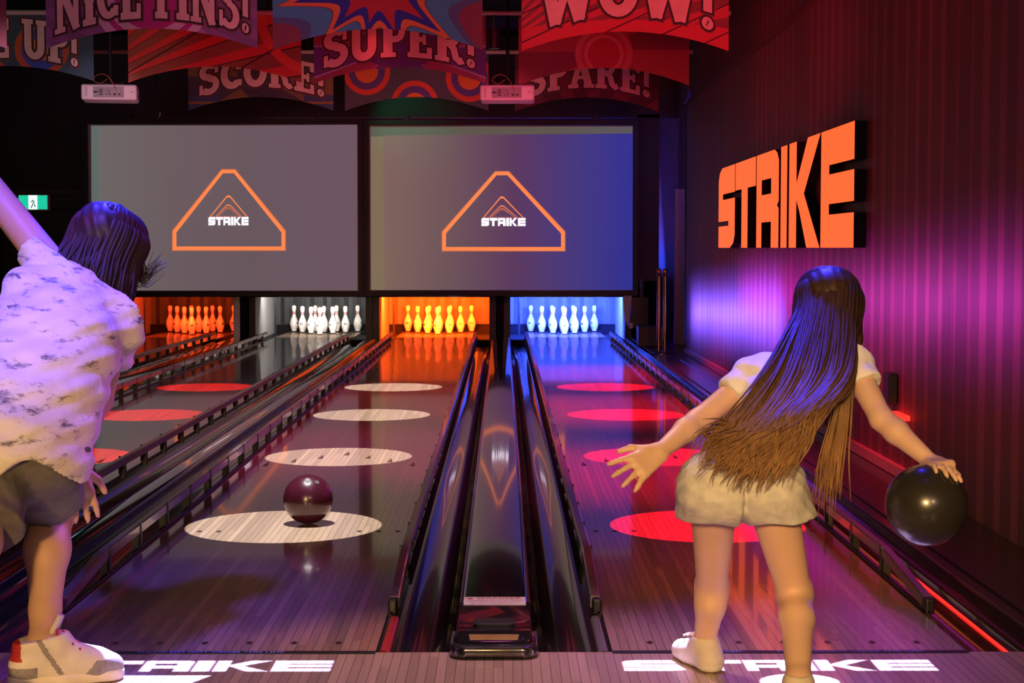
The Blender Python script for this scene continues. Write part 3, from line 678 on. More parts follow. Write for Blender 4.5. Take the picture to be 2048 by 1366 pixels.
# ------------------------------------------------------------------ gobo projectors that throw the words on the floor
def inside(p, poly):
    x, y = p; c = False; n = len(poly)
    for i in range(n):
        (x0, y0), (x1, y1) = poly[i], poly[(i+1) % n]
        if (y0 > y) != (y1 > y) and x < (x1-x0)*(y-y0)/(y1-y0)+x0: c = not c
    return c
def gobo(cx, cy, W, H, extra, label):
    zl = 3.42; zp = 3.12; k = (zl-zp)/zl
    polys = [q for ch, ps in logo([1.15, .95, .9, .32, 1.0, 1.05], .05, W) for q in ps]
    polys = [[(x-W/2, y*H) for x, y in q] for q in polys] + extra
    nx, ny = 420, 200; X0, X1, Y0, Y1 = -.56, .56, -.36, .22
    mb = MB(); dx = (X1-X0)/nx; dy = (Y1-Y0)/ny
    bb = [(min(a[0] for a in q), max(a[0] for a in q), min(a[1] for a in q), max(a[1] for a in q), q) for q in polys]
    for j in range(ny):
        y = Y0+(j+.5)*dy; run = None
        for i in range(nx+1):
            x = X0+(i+.5)*dx
            op = i < nx and any(b[0] <= x <= b[1] and b[2] <= y <= b[3] and inside((x, y), b[4]) for b in bb)
            if not op and i < nx:
                if run is None: run = i
            elif run is not None:
                xa, xb, ya, yb = (X0+run*dx)*k, (X0+i*dx)*k, (Y0+j*dy)*k, (Y0+(j+1)*dy)*k
                mb.add([(xa, ya, 0), (xb, ya, 0), (xb, yb, 0), (xa, yb, 0)], [(0, 1, 2, 3)]); run = None
    TH = 2.1; r = empty('logo_projector', (cx, cy+TH*(1-k), zp), 0, label, 'light projector')
    mb.build('stencil', M['black'], r, fix=False)
    hx = .062; hy = .062; ly = TH*k+.05
    MB().box(-hx, -hx+.004, -hy, ly, -.01, .36).box(hx-.004, hx, -hy, ly, -.01, .36).box(-hx, hx, -hy, -hy+.004, -.01, .36).box(-hx, hx, ly-.004, ly, -.01, .36).box(-hx, hx, -hy, ly, .355, .36)\
        .box(-hx, hx, Y1*k, ly, -.001, .0).box(-hx, hx, -hy, Y0*k, -.001, 0).box(-hx, X0*k, Y0*k, Y1*k, -.001, 0).box(X1*k, hx, Y0*k, Y1*k, -.001, 0).build('housing', M['satin'], r)
    MB().tube([(0, 0, .36), (0, 0, .78)], .012, 8).build('drop_rod', M['satin'], r)
    lamp('SPOT', 'logo_lamp', (cx, cy+TH, zl), (cx, cy, 0), (.46, .42, 1), 11000, .0004, 30, .1)
gobo(-.915, -.222, .895, .125, [[(-.30, -.045), (-.30, -.16), (.06, -.16), (.12, -.045)]], 'black ceiling projector throwing the white floor word before the orange lit lane')
gobo(.822, -.222, .895, .125, [[(.03+.11*math.cos(a_), -.12+.085*math.sin(a_)) for a_ in np.linspace(0, 2*PI, 24)[:-1]]], 'black ceiling projector throwing the white floor word before the blue lit lane')
# ------------------------------------------------------------------ hanging banners with arched lower edges
# slab serif letters drawn as strokes: ('l', [(x, y)...], half width) and ('b', x0, x1, y0, y1)
def arc(cx, cy, rx, ry, a0, a1, n=14): return [(cx+rx*math.cos(math.radians(a)), cy+ry*math.sin(math.radians(a))) for a in np.linspace(a0, a1, n)]
T = .13
SL = {
 'N': (.95, [('l', [(.2, .0), (.2, 1)], .10), ('l', [(.74, 0), (.74, 1)], .09), ('l', [(.18, 1), (.76, 0)], .12), ('b', .02, .38, 0, .1), ('b', .0, .3, .9, 1), ('b', .58, .94, .9, 1)]),
 'L': (.72, [('l', [(.24, 0), (.24, 1)], T), ('b', .04, .68, 0, .14), ('b', .04, .44, .86, 1), ('b', .56, .70, .0, .36)]),
 'I': (.48, [('l', [(.24, 0), (.24, 1)], T), ('b', .02, .46, 0, .13), ('b', .02, .46, .87, 1), ('b', .08, .4, .44, .56)]),
 'C': (.78, [('l', arc(.42, .5, .28, .38, 45, 315, 22), .12), ('b', .54, .74, .62, .9), ('b', .58, .74, .1, .3)]),
 'E': (.76, [('l', [(.24, 0), (.24, 1)], T), ('b', .04, .7, 0, .14), ('b', .04, .7, .86, 1), ('b', .2, .54, .43, .57), ('b', .58, .72, .0, .3), ('b', .58, .72, .7, 1), ('b', .46, .56, .36, .64)]),
 'P': (.74, [('l', [(.24, 0), (.24, 1)], T), ('b', .04, .46, 0, .13), ('b', .04, .4, .87, 1), ('l', [(.3, .92), (.46, .92)] + arc(.46, .7, .17, .22, 80, -80, 10) + [(.3, .47)], .09)]),
 'S': (.74, [('l', arc(.37, .73, .22, .19, 30, 270, 14) + arc(.37, .28, .24, .21, 85, -150, 14), .11), ('b', .56, .68, .64, .95), ('b', .04, .16, .03, .34)]),
 'U': (.84, [('l', [(.2, 1), (.2, .32)] + arc(.42, .32, .22, .24, 180, 360, 12)[1:] + [(.64, 1)], .12), ('b', .0, .38, .88, 1), ('b', .48, .84, .88, 1)]),
 'R': (.86, [('l', [(.24, 0), (.24, 1)], T), ('b', .04, .44, 0, .13), ('b', .04, .4, .87, 1), ('l', [(.3, .92), (.46, .92)] + arc(.46, .72, .17, .2, 80, -80, 10) + [(.3, .5)], .09), ('l', [(.42, .52), (.56, .4), (.62, .16), (.72, .08), (.82, .14)], .10)]),
 'O': (.84, [('l', arc(.42, .5, .28, .38, 0, 360, 28), .12)]),
 'A': (.9, [('l', [(.18, .04), (.45, 1)], .10), ('l', [(.72, .04), (.45, 1)], .13), ('b', .26, .62, .28, .4), ('b', .0, .36, 0, .13), ('b', .54, .9, 0, .13), ('b', .26, .5, .88, 1)]),
 'W': (1.2, [('l', [(.16, 1), (.36, .02)], .12), ('l', [(.36, .02), (.6, .8)], .09), ('l', [(.6, .8), (.84, .02)], .12), ('l', [(.84, .02), (1.04, 1)], .09), ('b', 0, .34, .88, 1), ('b', .86, 1.2, .88, 1), ('b', .48, .72, .84, .94)]),
 '!': (.36, [('l', [(.18, 1), (.18, .34)], .09), ('b', .06, .3, .8, 1), ('l', arc(.18, .12, .05, .06, 0, 360, 12), .07)]),
 ' ': (.4, []),
}
def word_mesh(mb, text, x0, x1, H, base, fy, grow=0):
    tot = sum(SL[c][0] for c in text); k = (x1-x0)/tot; x = x0
    def P(px, py): X_ = x+px*k; return (X_, fyo, base(X_)+py*H)
    fyo = fy
    for c in text:
        for si, s in enumerate(SL[c][1]):
            fyo = fy - si*.0002
            if s[0] == 'b':
                _, a, b, c0, c1 = s; g = grow/k; h = grow/H
                mb.add([P(a-g, c0-h), P(b+g, c0-h), P(b+g, c1+h), P(a-g, c1+h)], [(0, 1, 2, 3)])
            else:
                pts = [Vector((p[0]*k, p[1]*H)) for p in s[1]]; hw = s[2]*k + grow
                d0 = (pts[1]-pts[0]).normalized(); d1 = (pts[-1]-pts[-2]).normalized()
                closed = (pts[0]-pts[-1]).length < 1e-6
                if not closed: pts[0] = pts[0]-d0*grow; pts[-1] = pts[-1]+d1*grow
                L = []; n = len(pts)
                for i, p in enumerate(pts):
                    if closed and i in (0, n-1): t = (pts[1]-pts[-2]).normalized()
                    else: t = (pts[min(i+1, n-1)]-pts[max(i-1, 0)]).normalized()
                    nr = Vector((-t.y, t.x)); L.append((p+nr*hw, p-nr*hw))
                vs = [P(q.x/k, q.y/H) for pr in L for q in pr]
                mb.add(vs, [(2*i, 2*i+1, 2*i+3, 2*i+2) for i in range(n-1)])
        x += SL[c][0]*k
def art(kind):
    t = Mt('banner_print_'+kind, rough=.75); x, y, z = t.coord()
    nz = t.noise(t.vec, 30, 3)
    if kind == 'flame':
        zz = z-.46; r = (x*x+zz*zz*1.3).sqrt(); a = zz.atan2(x); wv = (a*5.5+.4).sin().abs()*1.3-.7+(a*3+1).sin()*.35
        rr = r + wv*(r*.38)
        c = t.mix((rr > .27), (.5, .03, .05), (.02, .03, .38)); c = t.mix((rr > .37), c, (.75, .20, .07)); c = t.mix(((rr-.45).abs() < .01), c, (.12, .03, .04)); c = t.mix((rr > .45), c, (.06, .30, .55)); c = t.mix((rr > .66), c, (.08, .12, .3)); c = t.mix((rr > .76), c, (.22, .05, .1))
    elif kind == 'rings':
        r1 = ((x+.52)*(x+.52)+(z-.41)*(z-.41)).sqrt(); r2 = ((x+.02)*(x+.02)+(z-.07)*(z-.07)).sqrt(); r3 = ((x-.55)*(x-.55)+(z-.34)*(z-.34)).sqrt()
        r = r1.op('MINIMUM', r2).op('MINIMUM', r3)
        c = t.mix((r > .12), (.75, .16, .03), (.09, .05, .25)); c = t.mix((r > .19), c, (.65, .06, .03)); c = t.mix((r > .245), c, (.07, .065, .10))
    elif kind == 'swirl':
        r1 = ((x+.25)*(x+.25)+(z-.55)*(z-.55)).sqrt(); r2 = ((x-.3)*(x-.3)+(z-.28)*(z-.28)).sqrt(); r3 = ((x+.75)*(x+.75)+(z-.02)*(z-.02)).sqrt(); r4 = ((x+.2)*(x+.2)+(z+.02)*(z+.02)).sqrt()
        r = r1.op('MINIMUM', r2).op('MINIMUM', r3).op('MINIMUM', r4)
        c = t.mix((r > .10), (.75, .3, .04), (.04, .1, .55)); c = t.mix((r > .18), c, (.5, .1, .03)); c = t.mix((r > .235), c, (.03, .09, .12))
    elif kind == 'purple':
        zz = z-.4; a = zz.atan2(x); r = (x*x+zz*zz).sqrt(); ray = ((a*5.2).sin() > .2); pl = (((x*.5+z)*7).fract() > .5)
        c = t.mix(ray, (.28, .12, .35), (.5, .22, .55)); c = t.mix(((r-.40).abs() < .03), c, (.7, .5, .7)); c = t.mix((r < .37), c, (.5, .03, .3)); c = t.mix(((r-.30).abs() < .03), c, (.7, .5, .7)); c = t.mix(((x*x) > .16)*pl*.5, c, (.15, .08, .2))
    elif kind == 'burst':
        zz = z-.32; a = zz.atan2(x); s = (a*9).sin(); c = t.mix((s > .0), (.12, .05, .3), (.30, .05, .12)); c = t.mix((s.abs() < .10), c, (.4, .25, .6)); r = (x*x*.5+zz*zz*2).sqrt(); c = t.mix((r < .26), c, (.10, .04, .25))
    elif kind == 'circle':
        r = ((x+.0)*(x+.0)+(z-.27)*(z-.27)*1.0).sqrt(); ray = (((z-.3).atan2(x)*6).sin() > .1)
        c = t.mix(ray, (.36, .05, .06), (.2, .03, .05)); c = t.mix((r < .25), c, (.55, .12, .13)); c = t.mix((r < .20), c, (.45, .05, .07)); c = t.mix((r < .17), c, (.6, .16, .17)); c = t.mix((r < .14), c, (.45, .03, .05))
    elif kind == 'plank':
        a = (z+.2).atan2(x+1.5); b = (a*9).fract(); c = t.mix((b > .45), (.60, .06, .05), (.26, .10, .06)); c = t.mix((b < .05), c, (.05, .02, .02)); e = (((x-.9)*(x-.9)+(z-.6)*(z-.6)).sqrt()-.5).abs(); c = t.mix((e < .04), c, (.7, .1, .06)); c = t.mix((((x*1.1-z*1.9)).fract() < .03), c, (.05, .02, .02))
    elif kind == 'wow':
        a = (z+.1).atan2(x+1.1); b = (a*11).fract(); c = t.mix((b > .5), (.60, .06, .10), (.26, .06, .08)); e = (z-.2+x*x*.12); c = t.mix((e < .02), c, (.62, .05, .08)); c = t.mix(((x*2.3-z*5).fract() < .05), c, (.06, .01, .03))
    elif kind == 'score':
        zz = z-.35; a = zz.atan2(x); b = (a*6).sin(); c = t.mix((b > 0), (.20, .12, .06), (.06, .05, .08)); r = (x*x+zz*zz).sqrt(); c = t.mix((r < .24), c, (.05, .04, .07)); c = t.mix(((x*x) > .2)*(z < .16), c, (.04, .07, .2)); c = t.mix(((z-.08).abs() < .012), c, (.3, .15, .05))
    else:
        a = (z+.3).atan2(x); b = (a*12).sin(); c = t.mix((b > 0), (.18, .03, .06), (.09, .02, .04)); bk = (((z*9).fract() < .08)+((x*7).fract() < .05)); c = t.mix(bk*(x < .1)*.8, c, (.05, .01, .02))
    k = t.nt.nodes.new('ShaderNodeMix'); k.data_type = 'RGBA'; k.blend_type = 'MULTIPLY'; k.inputs[0].default_value = .5
    t.nt.links.new(c, k.inputs[6]); t.nt.links.new(t.mix(nz, (.6, .6, .6), (1, 1, 1)), k.inputs[7]); t.set('Base Color', k.outputs[2])
    return t.m
M['letter'] = grain('print_cream', (.75, .55, .52), .7, scale=8)
M['letter_edge'] = grain('print_black_edge', (.012, .006, .015), .7)
M['letter_shade'] = grain('print_brown_edge', (.16, .04, .05), .7)
def banner(u0, u1, vc, va, Y, kind, text, label, tx=(.08, .92), th=.30, tb=.1, grp='hanging arched banners', Hc=.60, H0=None):
    a = at(u0, vc, Y); b = at(u1, vc, Y); c = at((u0+u1)/2, va, Y)
    W = b.x-a.x; rise = c.z-a.z; cx = (a.x+b.x)/2
    r = empty('hanging_banner', (cx, Y, a.z), 0, label, 'banner', grp)
    ed = lambda x: rise*(1-(2*x/W)**2)
    mb = MB(); n = 28
    for f in (-.003, .003):
        vs = []
        for i in range(n+1):
            x = -W/2+W*i/n; vs += [(x, f, ed(x)), (x, f, Hc)]
        mb.add(vs, [(2*i, 2*i+2, 2*i+3, 2*i+1) for i in range(n)])
    m = 2*(n+1)
    for i in range(n): mb.f.append((2*i, 2*i+2, m+2*i+2, m+2*i)); mb.m.append(0)
    mb.f.append((0, 1, m+1, m)); mb.m.append(0); mb.f.append((2*n, 2*n+1, m+2*n+1, m+2*n)); mb.m.append(0)
    mb.build('printed_cloth', art(kind), r)
    MB().tube([(-W/2, 0, Hc), (W/2, 0, Hc)], .012, 8).build('top_batten', M['satin'], r)
    for s in (-1, 1): MB().tube([(s*W*.42, 0, Hc), (s*W*.42, 0, 3.895-a.z)], .003, 6).build('suspension_cable', M['satin'], r)
    if text:
        x0 = -W/2+W*tx[0]; x1 = -W/2+W*tx[1]; base = lambda x: ed(x)+tb
        for g, mm, fy, nm in ((.020, M['letter_shade'], -.0045, 'letter_shadow'), (.011, M['letter_edge'], -.0075, 'letter_outline'), (0, M['letter'], -.0105, 'lettering')):
            wm = MB(); word_mesh(wm, text, x0, x1, th, base, fy, g); wm.build(nm, mm, r, fix=False)
    return r
banner(93, 515, 97, 57, 7.0, 'purple', 'NICE PINS!', 'purple arched banner reading NICE PINS!, front row at the left', (.04, .97), .36, .07)
banner(546, 965, 100, 58, 7.0, 'flame', '', 'arched banner with a red star burst and blue and orange flames, front row middle')
banner(1043, 1457, 102, 63, 7.0, 'wow', 'WOW!', 'red arched banner reading WOW!, front row at the right', (.08, .94), .36, .10)
banner(-408, 14, 97, 57, 7.0, 'flame', '', 'blue arched banner cut by the left edge of the photo')
banner(-157, 188, 162, 132, 9.7, 'swirl', 'LINE UP!', 'dark banner with orange and blue rings, its words ending in UP!, at the top left', (.02, .92), .34, .07)
banner(257, 603, 165, 133, 9.7, 'plank', '', 'plain red and brown plank patterned banner between the left projector and the middle')
banner(628, 972, 167, 135, 9.7, 'burst', 'SUPER!', 'purple arched banner reading SUPER!, under the flame banner', (.05, .95), .32, .09)
banner(1037, 1378, 171, 136, 9.7, 'circle', '', 'red banner with concentric circles below the WOW! banner')
banner(377, 667, 221, 194, 12.6, 'score', 'SCORE!', 'dim arched banner reading SCORE!, back row above the left screen', (.07, .95), .32, .10)
banner(690, 977, 222, 194, 12.6, 'rings', '', 'dark banner with orange, violet and red target rings, back row middle')
banner(1030, 1317, 223, 195, 12.6, 'spare', 'SPARE!', 'dim red banner reading SPARE!, back row behind the right projector', (.07, .95), .32, .10)
# ------------------------------------------------------------------ smooth bodies grown from tapered limbs (surface nets)
class Field:
    def __init__(s, lo, hi, h):
        s.h = h; s.lo = np.array(lo, np.float32); s.n = np.ceil((np.array(hi)-np.array(lo))/h).astype(int)+1
        s.d = np.full(tuple(s.n), .5, np.float32)
    def sub(s, lo, hi):
        i0 = np.maximum(0, np.floor((np.array(lo)-s.lo)/s.h).astype(int)); i1 = np.minimum(s.n, np.ceil((np.array(hi)-s.lo)/s.h).astype(int)+1)
        if (i1 <= i0).any(): return None, None
        ax = [s.lo[k]+s.h*np.arange(i0[k], i1[k], dtype=np.float32) for k in range(3)]
        return tuple(slice(i0[k], i1[k]) for k in range(3)), np.meshgrid(*ax, indexing='ij')
    def put(s, sl, d, k):
        a = s.d[sl]
        if k <= 0: s.d[sl] = np.minimum(a, d); return
        hh = np.maximum(k-np.abs(a-d), 0)/k; s.d[sl] = np.minimum(a, d)-hh*hh*k*.25
    def cap(s, a, b, ra, rb, k=.02, flat=None):       # tapered capsule; flat=(axis, factor) squashes it
        a = np.array(a, np.float32); b = np.array(b, np.float32); r = max(ra, rb)+k+s.h*3
        sl, g = s.sub(np.minimum(a, b)-r, np.maximum(a, b)+r)
        if sl is None: return
        ab = b-a; L2 = float(ab@ab)+1e-9
        px, py, pz = g[0]-a[0], g[1]-a[1], g[2]-a[2]
        t = np.clip((px*ab[0]+py*ab[1]+pz*ab[2])/L2, 0, 1)
        dx, dy, dz = px-t*ab[0], py-t*ab[1], pz-t*ab[2]
        if flat is not None:
            n, f = np.array(flat[0], np.float32), flat[1]; n = n/np.linalg.norm(n)
            q = dx*n[0]+dy*n[1]+dz*n[2]; e = (1/f-1)
            dx, dy, dz = dx+q*n[0]*e, dy+q*n[1]*e, dz+q*n[2]*e
        s.put(sl, np.sqrt(dx*dx+dy*dy+dz*dz)-(ra+(rb-ra)*t), k)
    def ell(s, c, rad, R=None, k=.02):
        c = np.array(c, np.float32); rad = np.array(rad, np.float32); m = rad.max()+k+s.h*3
        sl, g = s.sub(c-m, c+m)
        if sl is None: return
        P = [g[0]-c[0], g[1]-c[1], g[2]-c[2]]
        if R is not None:
            R = np.array(R, np.float32); P = [R[0, i]*P[0]+R[1, i]*P[1]+R[2, i]*P[2] for i in range(3)]
        k0 = np.sqrt((P[0]/rad[0])**2+(P[1]/rad[1])**2+(P[2]/rad[2])**2); k1 = np.sqrt((P[0]/rad[0]**2)**2+(P[1]/rad[1]**2)**2+(P[2]/rad[2]**2)**2)+1e-6
        s.put(sl, (k0*(k0-1)/k1).astype(np.float32), k)
    def grid(s):
        return np.meshgrid(*[s.lo[k]+s.h*np.arange(s.n[k], dtype=np.float32) for k in range(3)], indexing='ij', sparse=True)
    def plane(s, p, n):                               # keep the side the normal points away from
        n = np.array(n, np.float32); n = n/np.linalg.norm(n); g = s.grid()
        s.d = np.maximum(s.d, (g[0]-p[0])*n[0]+(g[1]-p[1])*n[1]+(g[2]-p[2])*n[2])
    def mesh(s, name, mats, parent, matf=None):
        d = s.d; ins = d < 0
        c = np.zeros(tuple(np.array(d.shape)-1), np.int8)
        for i in (0, 1):
            for j in (0, 1):
                for k in (0, 1): c += ins[i:d.shape[0]-1+i, j:d.shape[1]-1+j, k:d.shape[2]-1+k]
        act = (c > 0) & (c < 8); idx = np.full(act.shape, -1, np.int64); cells = np.argwhere(act); idx[act] = np.arange(len(cells))
        acc = np.zeros((len(cells), 3)); cnt = np.zeros(len(cells))
        O = [(i, j, k) for i in (0, 1) for j in (0, 1) for k in (0, 1)]
        for a in O:
            for ax in range(3):
                if a[ax]: continue
                b = list(a); b[ax] = 1
                da = d[cells[:, 0]+a[0], cells[:, 1]+a[1], cells[:, 2]+a[2]]; db = d[cells[:, 0]+b[0], cells[:, 1]+b[1], cells[:, 2]+b[2]]
                m = (da < 0) != (db < 0); t = np.where(m, da/(da-db+1e-12), 0)
                p = np.tile(np.array(a, float), (len(cells), 1)); p[:, ax] += t
                acc[m] += p[m]; cnt[m] += 1
        V = (cells+acc/cnt[:, None])*s.h+s.lo
        F = []
        for ax in range(3):
            o1, o2 = [(1, 2), (2, 0), (0, 1)][ax]
            sa = [slice(None)]*3; sb = [slice(None)]*3; sa[ax] = slice(0, -1); sb[ax] = slice(1, None)
            A = ins[tuple(sa)]; B = ins[tuple(sb)]; E = np.argwhere(A != B)
            E = E[(E[:, o1] > 0) & (E[:, o2] > 0) & (E[:, o1] < d.shape[o1]-1) & (E[:, o2] < d.shape[o2]-1)]
            def at_(e, u, v):
                q = e.copy(); q[:, o1] -= u; q[:, o2] -= v; return idx[q[:, 0], q[:, 1], q[:, 2]]
            q = np.stack([at_(E, 1, 1), at_(E, 0, 1), at_(E, 0, 0), at_(E, 1, 0)], 1)
            fl = ~A[E[:, 0], E[:, 1], E[:, 2]]; q[fl] = q[fl][:, ::-1]; F.append(q)
        F = np.concatenate(F); F = F[(F >= 0).all(1)]
        me = bpy.data.meshes.new(name); off = np.array(parent.location) if parent is not None else 0; me.from_pydata((V-off).tolist(), [], F.tolist())
        mats = mats if isinstance(mats, list) else [mats]
        for m_ in mats: me.materials.append(m_)
        if matf is not None:
            ce = V[F].mean(1); me.polygons.foreach_set('material_index', matf(ce).astype(int))
        me.polygons.foreach_set('use_smooth', [True]*len(F)); me.update()
        o = bpy.data.objects.new(name, me); COL.objects.link(o); o.parent = parent
        return o
def V3(*a): return Vector(a)
def lerp(a, b, t): return Vector(a)*(1-t)+Vector(b)*t
def hand(F, wrist, d, up, s, curl=.5, spread=.18, thumb=1, r=.0085, grip=None):
    # palm plus four unequal fingers and a thumb; d points to the fingertips, up is the back of the hand
    d = Vector(d).normalized(); up = Vector(up); up = (up-d*up.dot(d)).normalized(); side = d.cross(up)*thumb
    k = .006*s; w = Vector(wrist); pw = .033*s; pl = .078*s
    for t in (-1, -.35, .35, 1):
        F.cap(w+side*t*.016*s, w+d*pl+side*t*pw*.86, .014*s, .0125*s, .012*s)
    for i, (off, L, a) in enumerate(((1, .066, .16), (.36, .075, .05), (-.30, .070, -.06), (-.92, .055, -.18))):
        p = w+d*pl*.97+side*off*pw*.9; dd = (d+side*a*spread/.18).normalized(); ang = 0
        for j, f in enumerate((.46, .32, .24)):
            ang += curl*(.5, .85, .7)[j]
            q = p+(dd*math.cos(ang)-up*math.sin(ang))*L*f*s
            if grip is not None:                      # rest on the surface of a held ball
                c_, R_ = grip; v = q-c_; q = c_+v.normalized()*(R_+r*s*.85)
            F.cap(p, q, r*s*(1-.08*j), r*s*(.93-.08*j), k if j else .010*s); p = q
    p = w+d*.022*s+side*pw*.75; q = w+d*.052*s+side*(pw+.022*s)-up*.010*s; e = w+d*.082*s+side*(pw+.034*s)-up*.022*s
    if grip is not None:
        c_, R_ = grip; q = c_+(q-c_).normalized()*(R_+r*s); e = c_+(e-c_).normalized()*(R_+r*s*.9)
    F.cap(p, q, .0125*s, .0098*s, .012*s); F.cap(q, e, .0098*s, .0080*s, .006*s)
def foot(F, ankle, toe, s, hgt):
    a = Vector(ankle); t = Vector(toe); z0 = t.z; h = (t-a); h.z = 0; h.normalize()
    heel = V3(a.x, a.y, z0+.025*s)-h*.035*s
    F.cap(a, heel, .030*s, .030*s, .03*s); F.cap(heel, V3(t.x, t.y, z0+.018*s)-h*.02*s, .028*s, .024*s, .03*s); F.cap(a, V3(t.x, t.y, z0+.03*s)-h*.10*s, .03*s, .028*s, .03*s)
def head(F, c, fwd, up, s, neck, nr):
    fwd = Vector(fwd).normalized(); up = Vector(up); up = (up-fwd*up.dot(fwd)).normalized(); sd = fwd.cross(up)
    c = Vector(c); R = np.array([[sd.x, fwd.x, up.x], [sd.y, fwd.y, up.y], [sd.z, fwd.z, up.z]])
    F.ell(c+up*.02*s-fwd*.012*s, (.074*s, .092*s, .088*s), R, .02); F.ell(c-up*.035*s+fwd*.018*s, (.060*s, .070*s, .080*s), R, .03)
    F.cap(c-up*.085*s+fwd*.055*s, c-up*.09*s+fwd*.065*s, .026*s, .02*s, .03)          # chin
    F.cap(c+fwd*.082*s+up*.0*s, c+fwd*.105*s-up*.032*s, .009*s, .014*s, .012)         # nose
    F.cap(c+fwd*.078*s-up*.062*s+sd*.02*s, c+fwd*.078*s-up*.062*s-sd*.02*s, .008*s, .008*s, .008)
    for t in (-1, 1):
        F.ell(c+sd*t*.076*s-up*.012*s-fwd*.005*s, (.010*s, .020*s, .030*s), R, .008)
        F.cap(c+sd*t*.05*s+fwd*.07*s-up*.015*s, c+sd*t*.03*s+fwd*.082*s-up*.018*s, .016*s, .014*s, .02)
    F.cap(c-up*.05*s-fwd*.02*s, neck, nr, nr*1.15, .03)
    return c, fwd, up, sd
def eyes(c, fwd, up, sd, s, par, iris):
    for t in (-1, 1):
        bm = bmesh.new(); bmesh.ops.create_uvsphere(bm, u_segments=16, v_segments=12, radius=.0115*s)
        me = bpy.data.meshes.new('eye'); bm.to_mesh(me); bm.free(); me.materials.append(iris)
        o = bpy.data.objects.new('eye', me); COL.objects.link(o); o.parent = par; o.location = c+fwd*.079*s+up*.008*s+sd*t*.031*s-par.location
def skin(name, c):
    t = Mt(name, c, .5, sss=.12); t.coord(); n = t.noise(t.vec, 9, 4); t.set('Base Color', t.mix(n, tuple(k*.86 for k in c), tuple(min(1, k*1.12) for k in c))); n2 = t.noise(t.vec, 160, 2); t.bump(n2, .06, .001); return t.m
def cloth_bump(t, sc=14, st=.5, d=.02):
    n = t.noise(t.vec, sc, 3, .55); n2 = t.noise(t.vec, 420, 1); t.bump(n + n2*.05, st, d)
def lock(mb, pts, r, seg=4, n=9, m=0):
    P = spline([tuple(p) for p in pts], seg); L = len(P)
    rr = [r*(.55+.45*min(1, 4*i/L))*(1-(i/(L-1))**4*.85) for i in range(L)]
    mb.tube(P, rr, 5, m, sq=(1, .55))
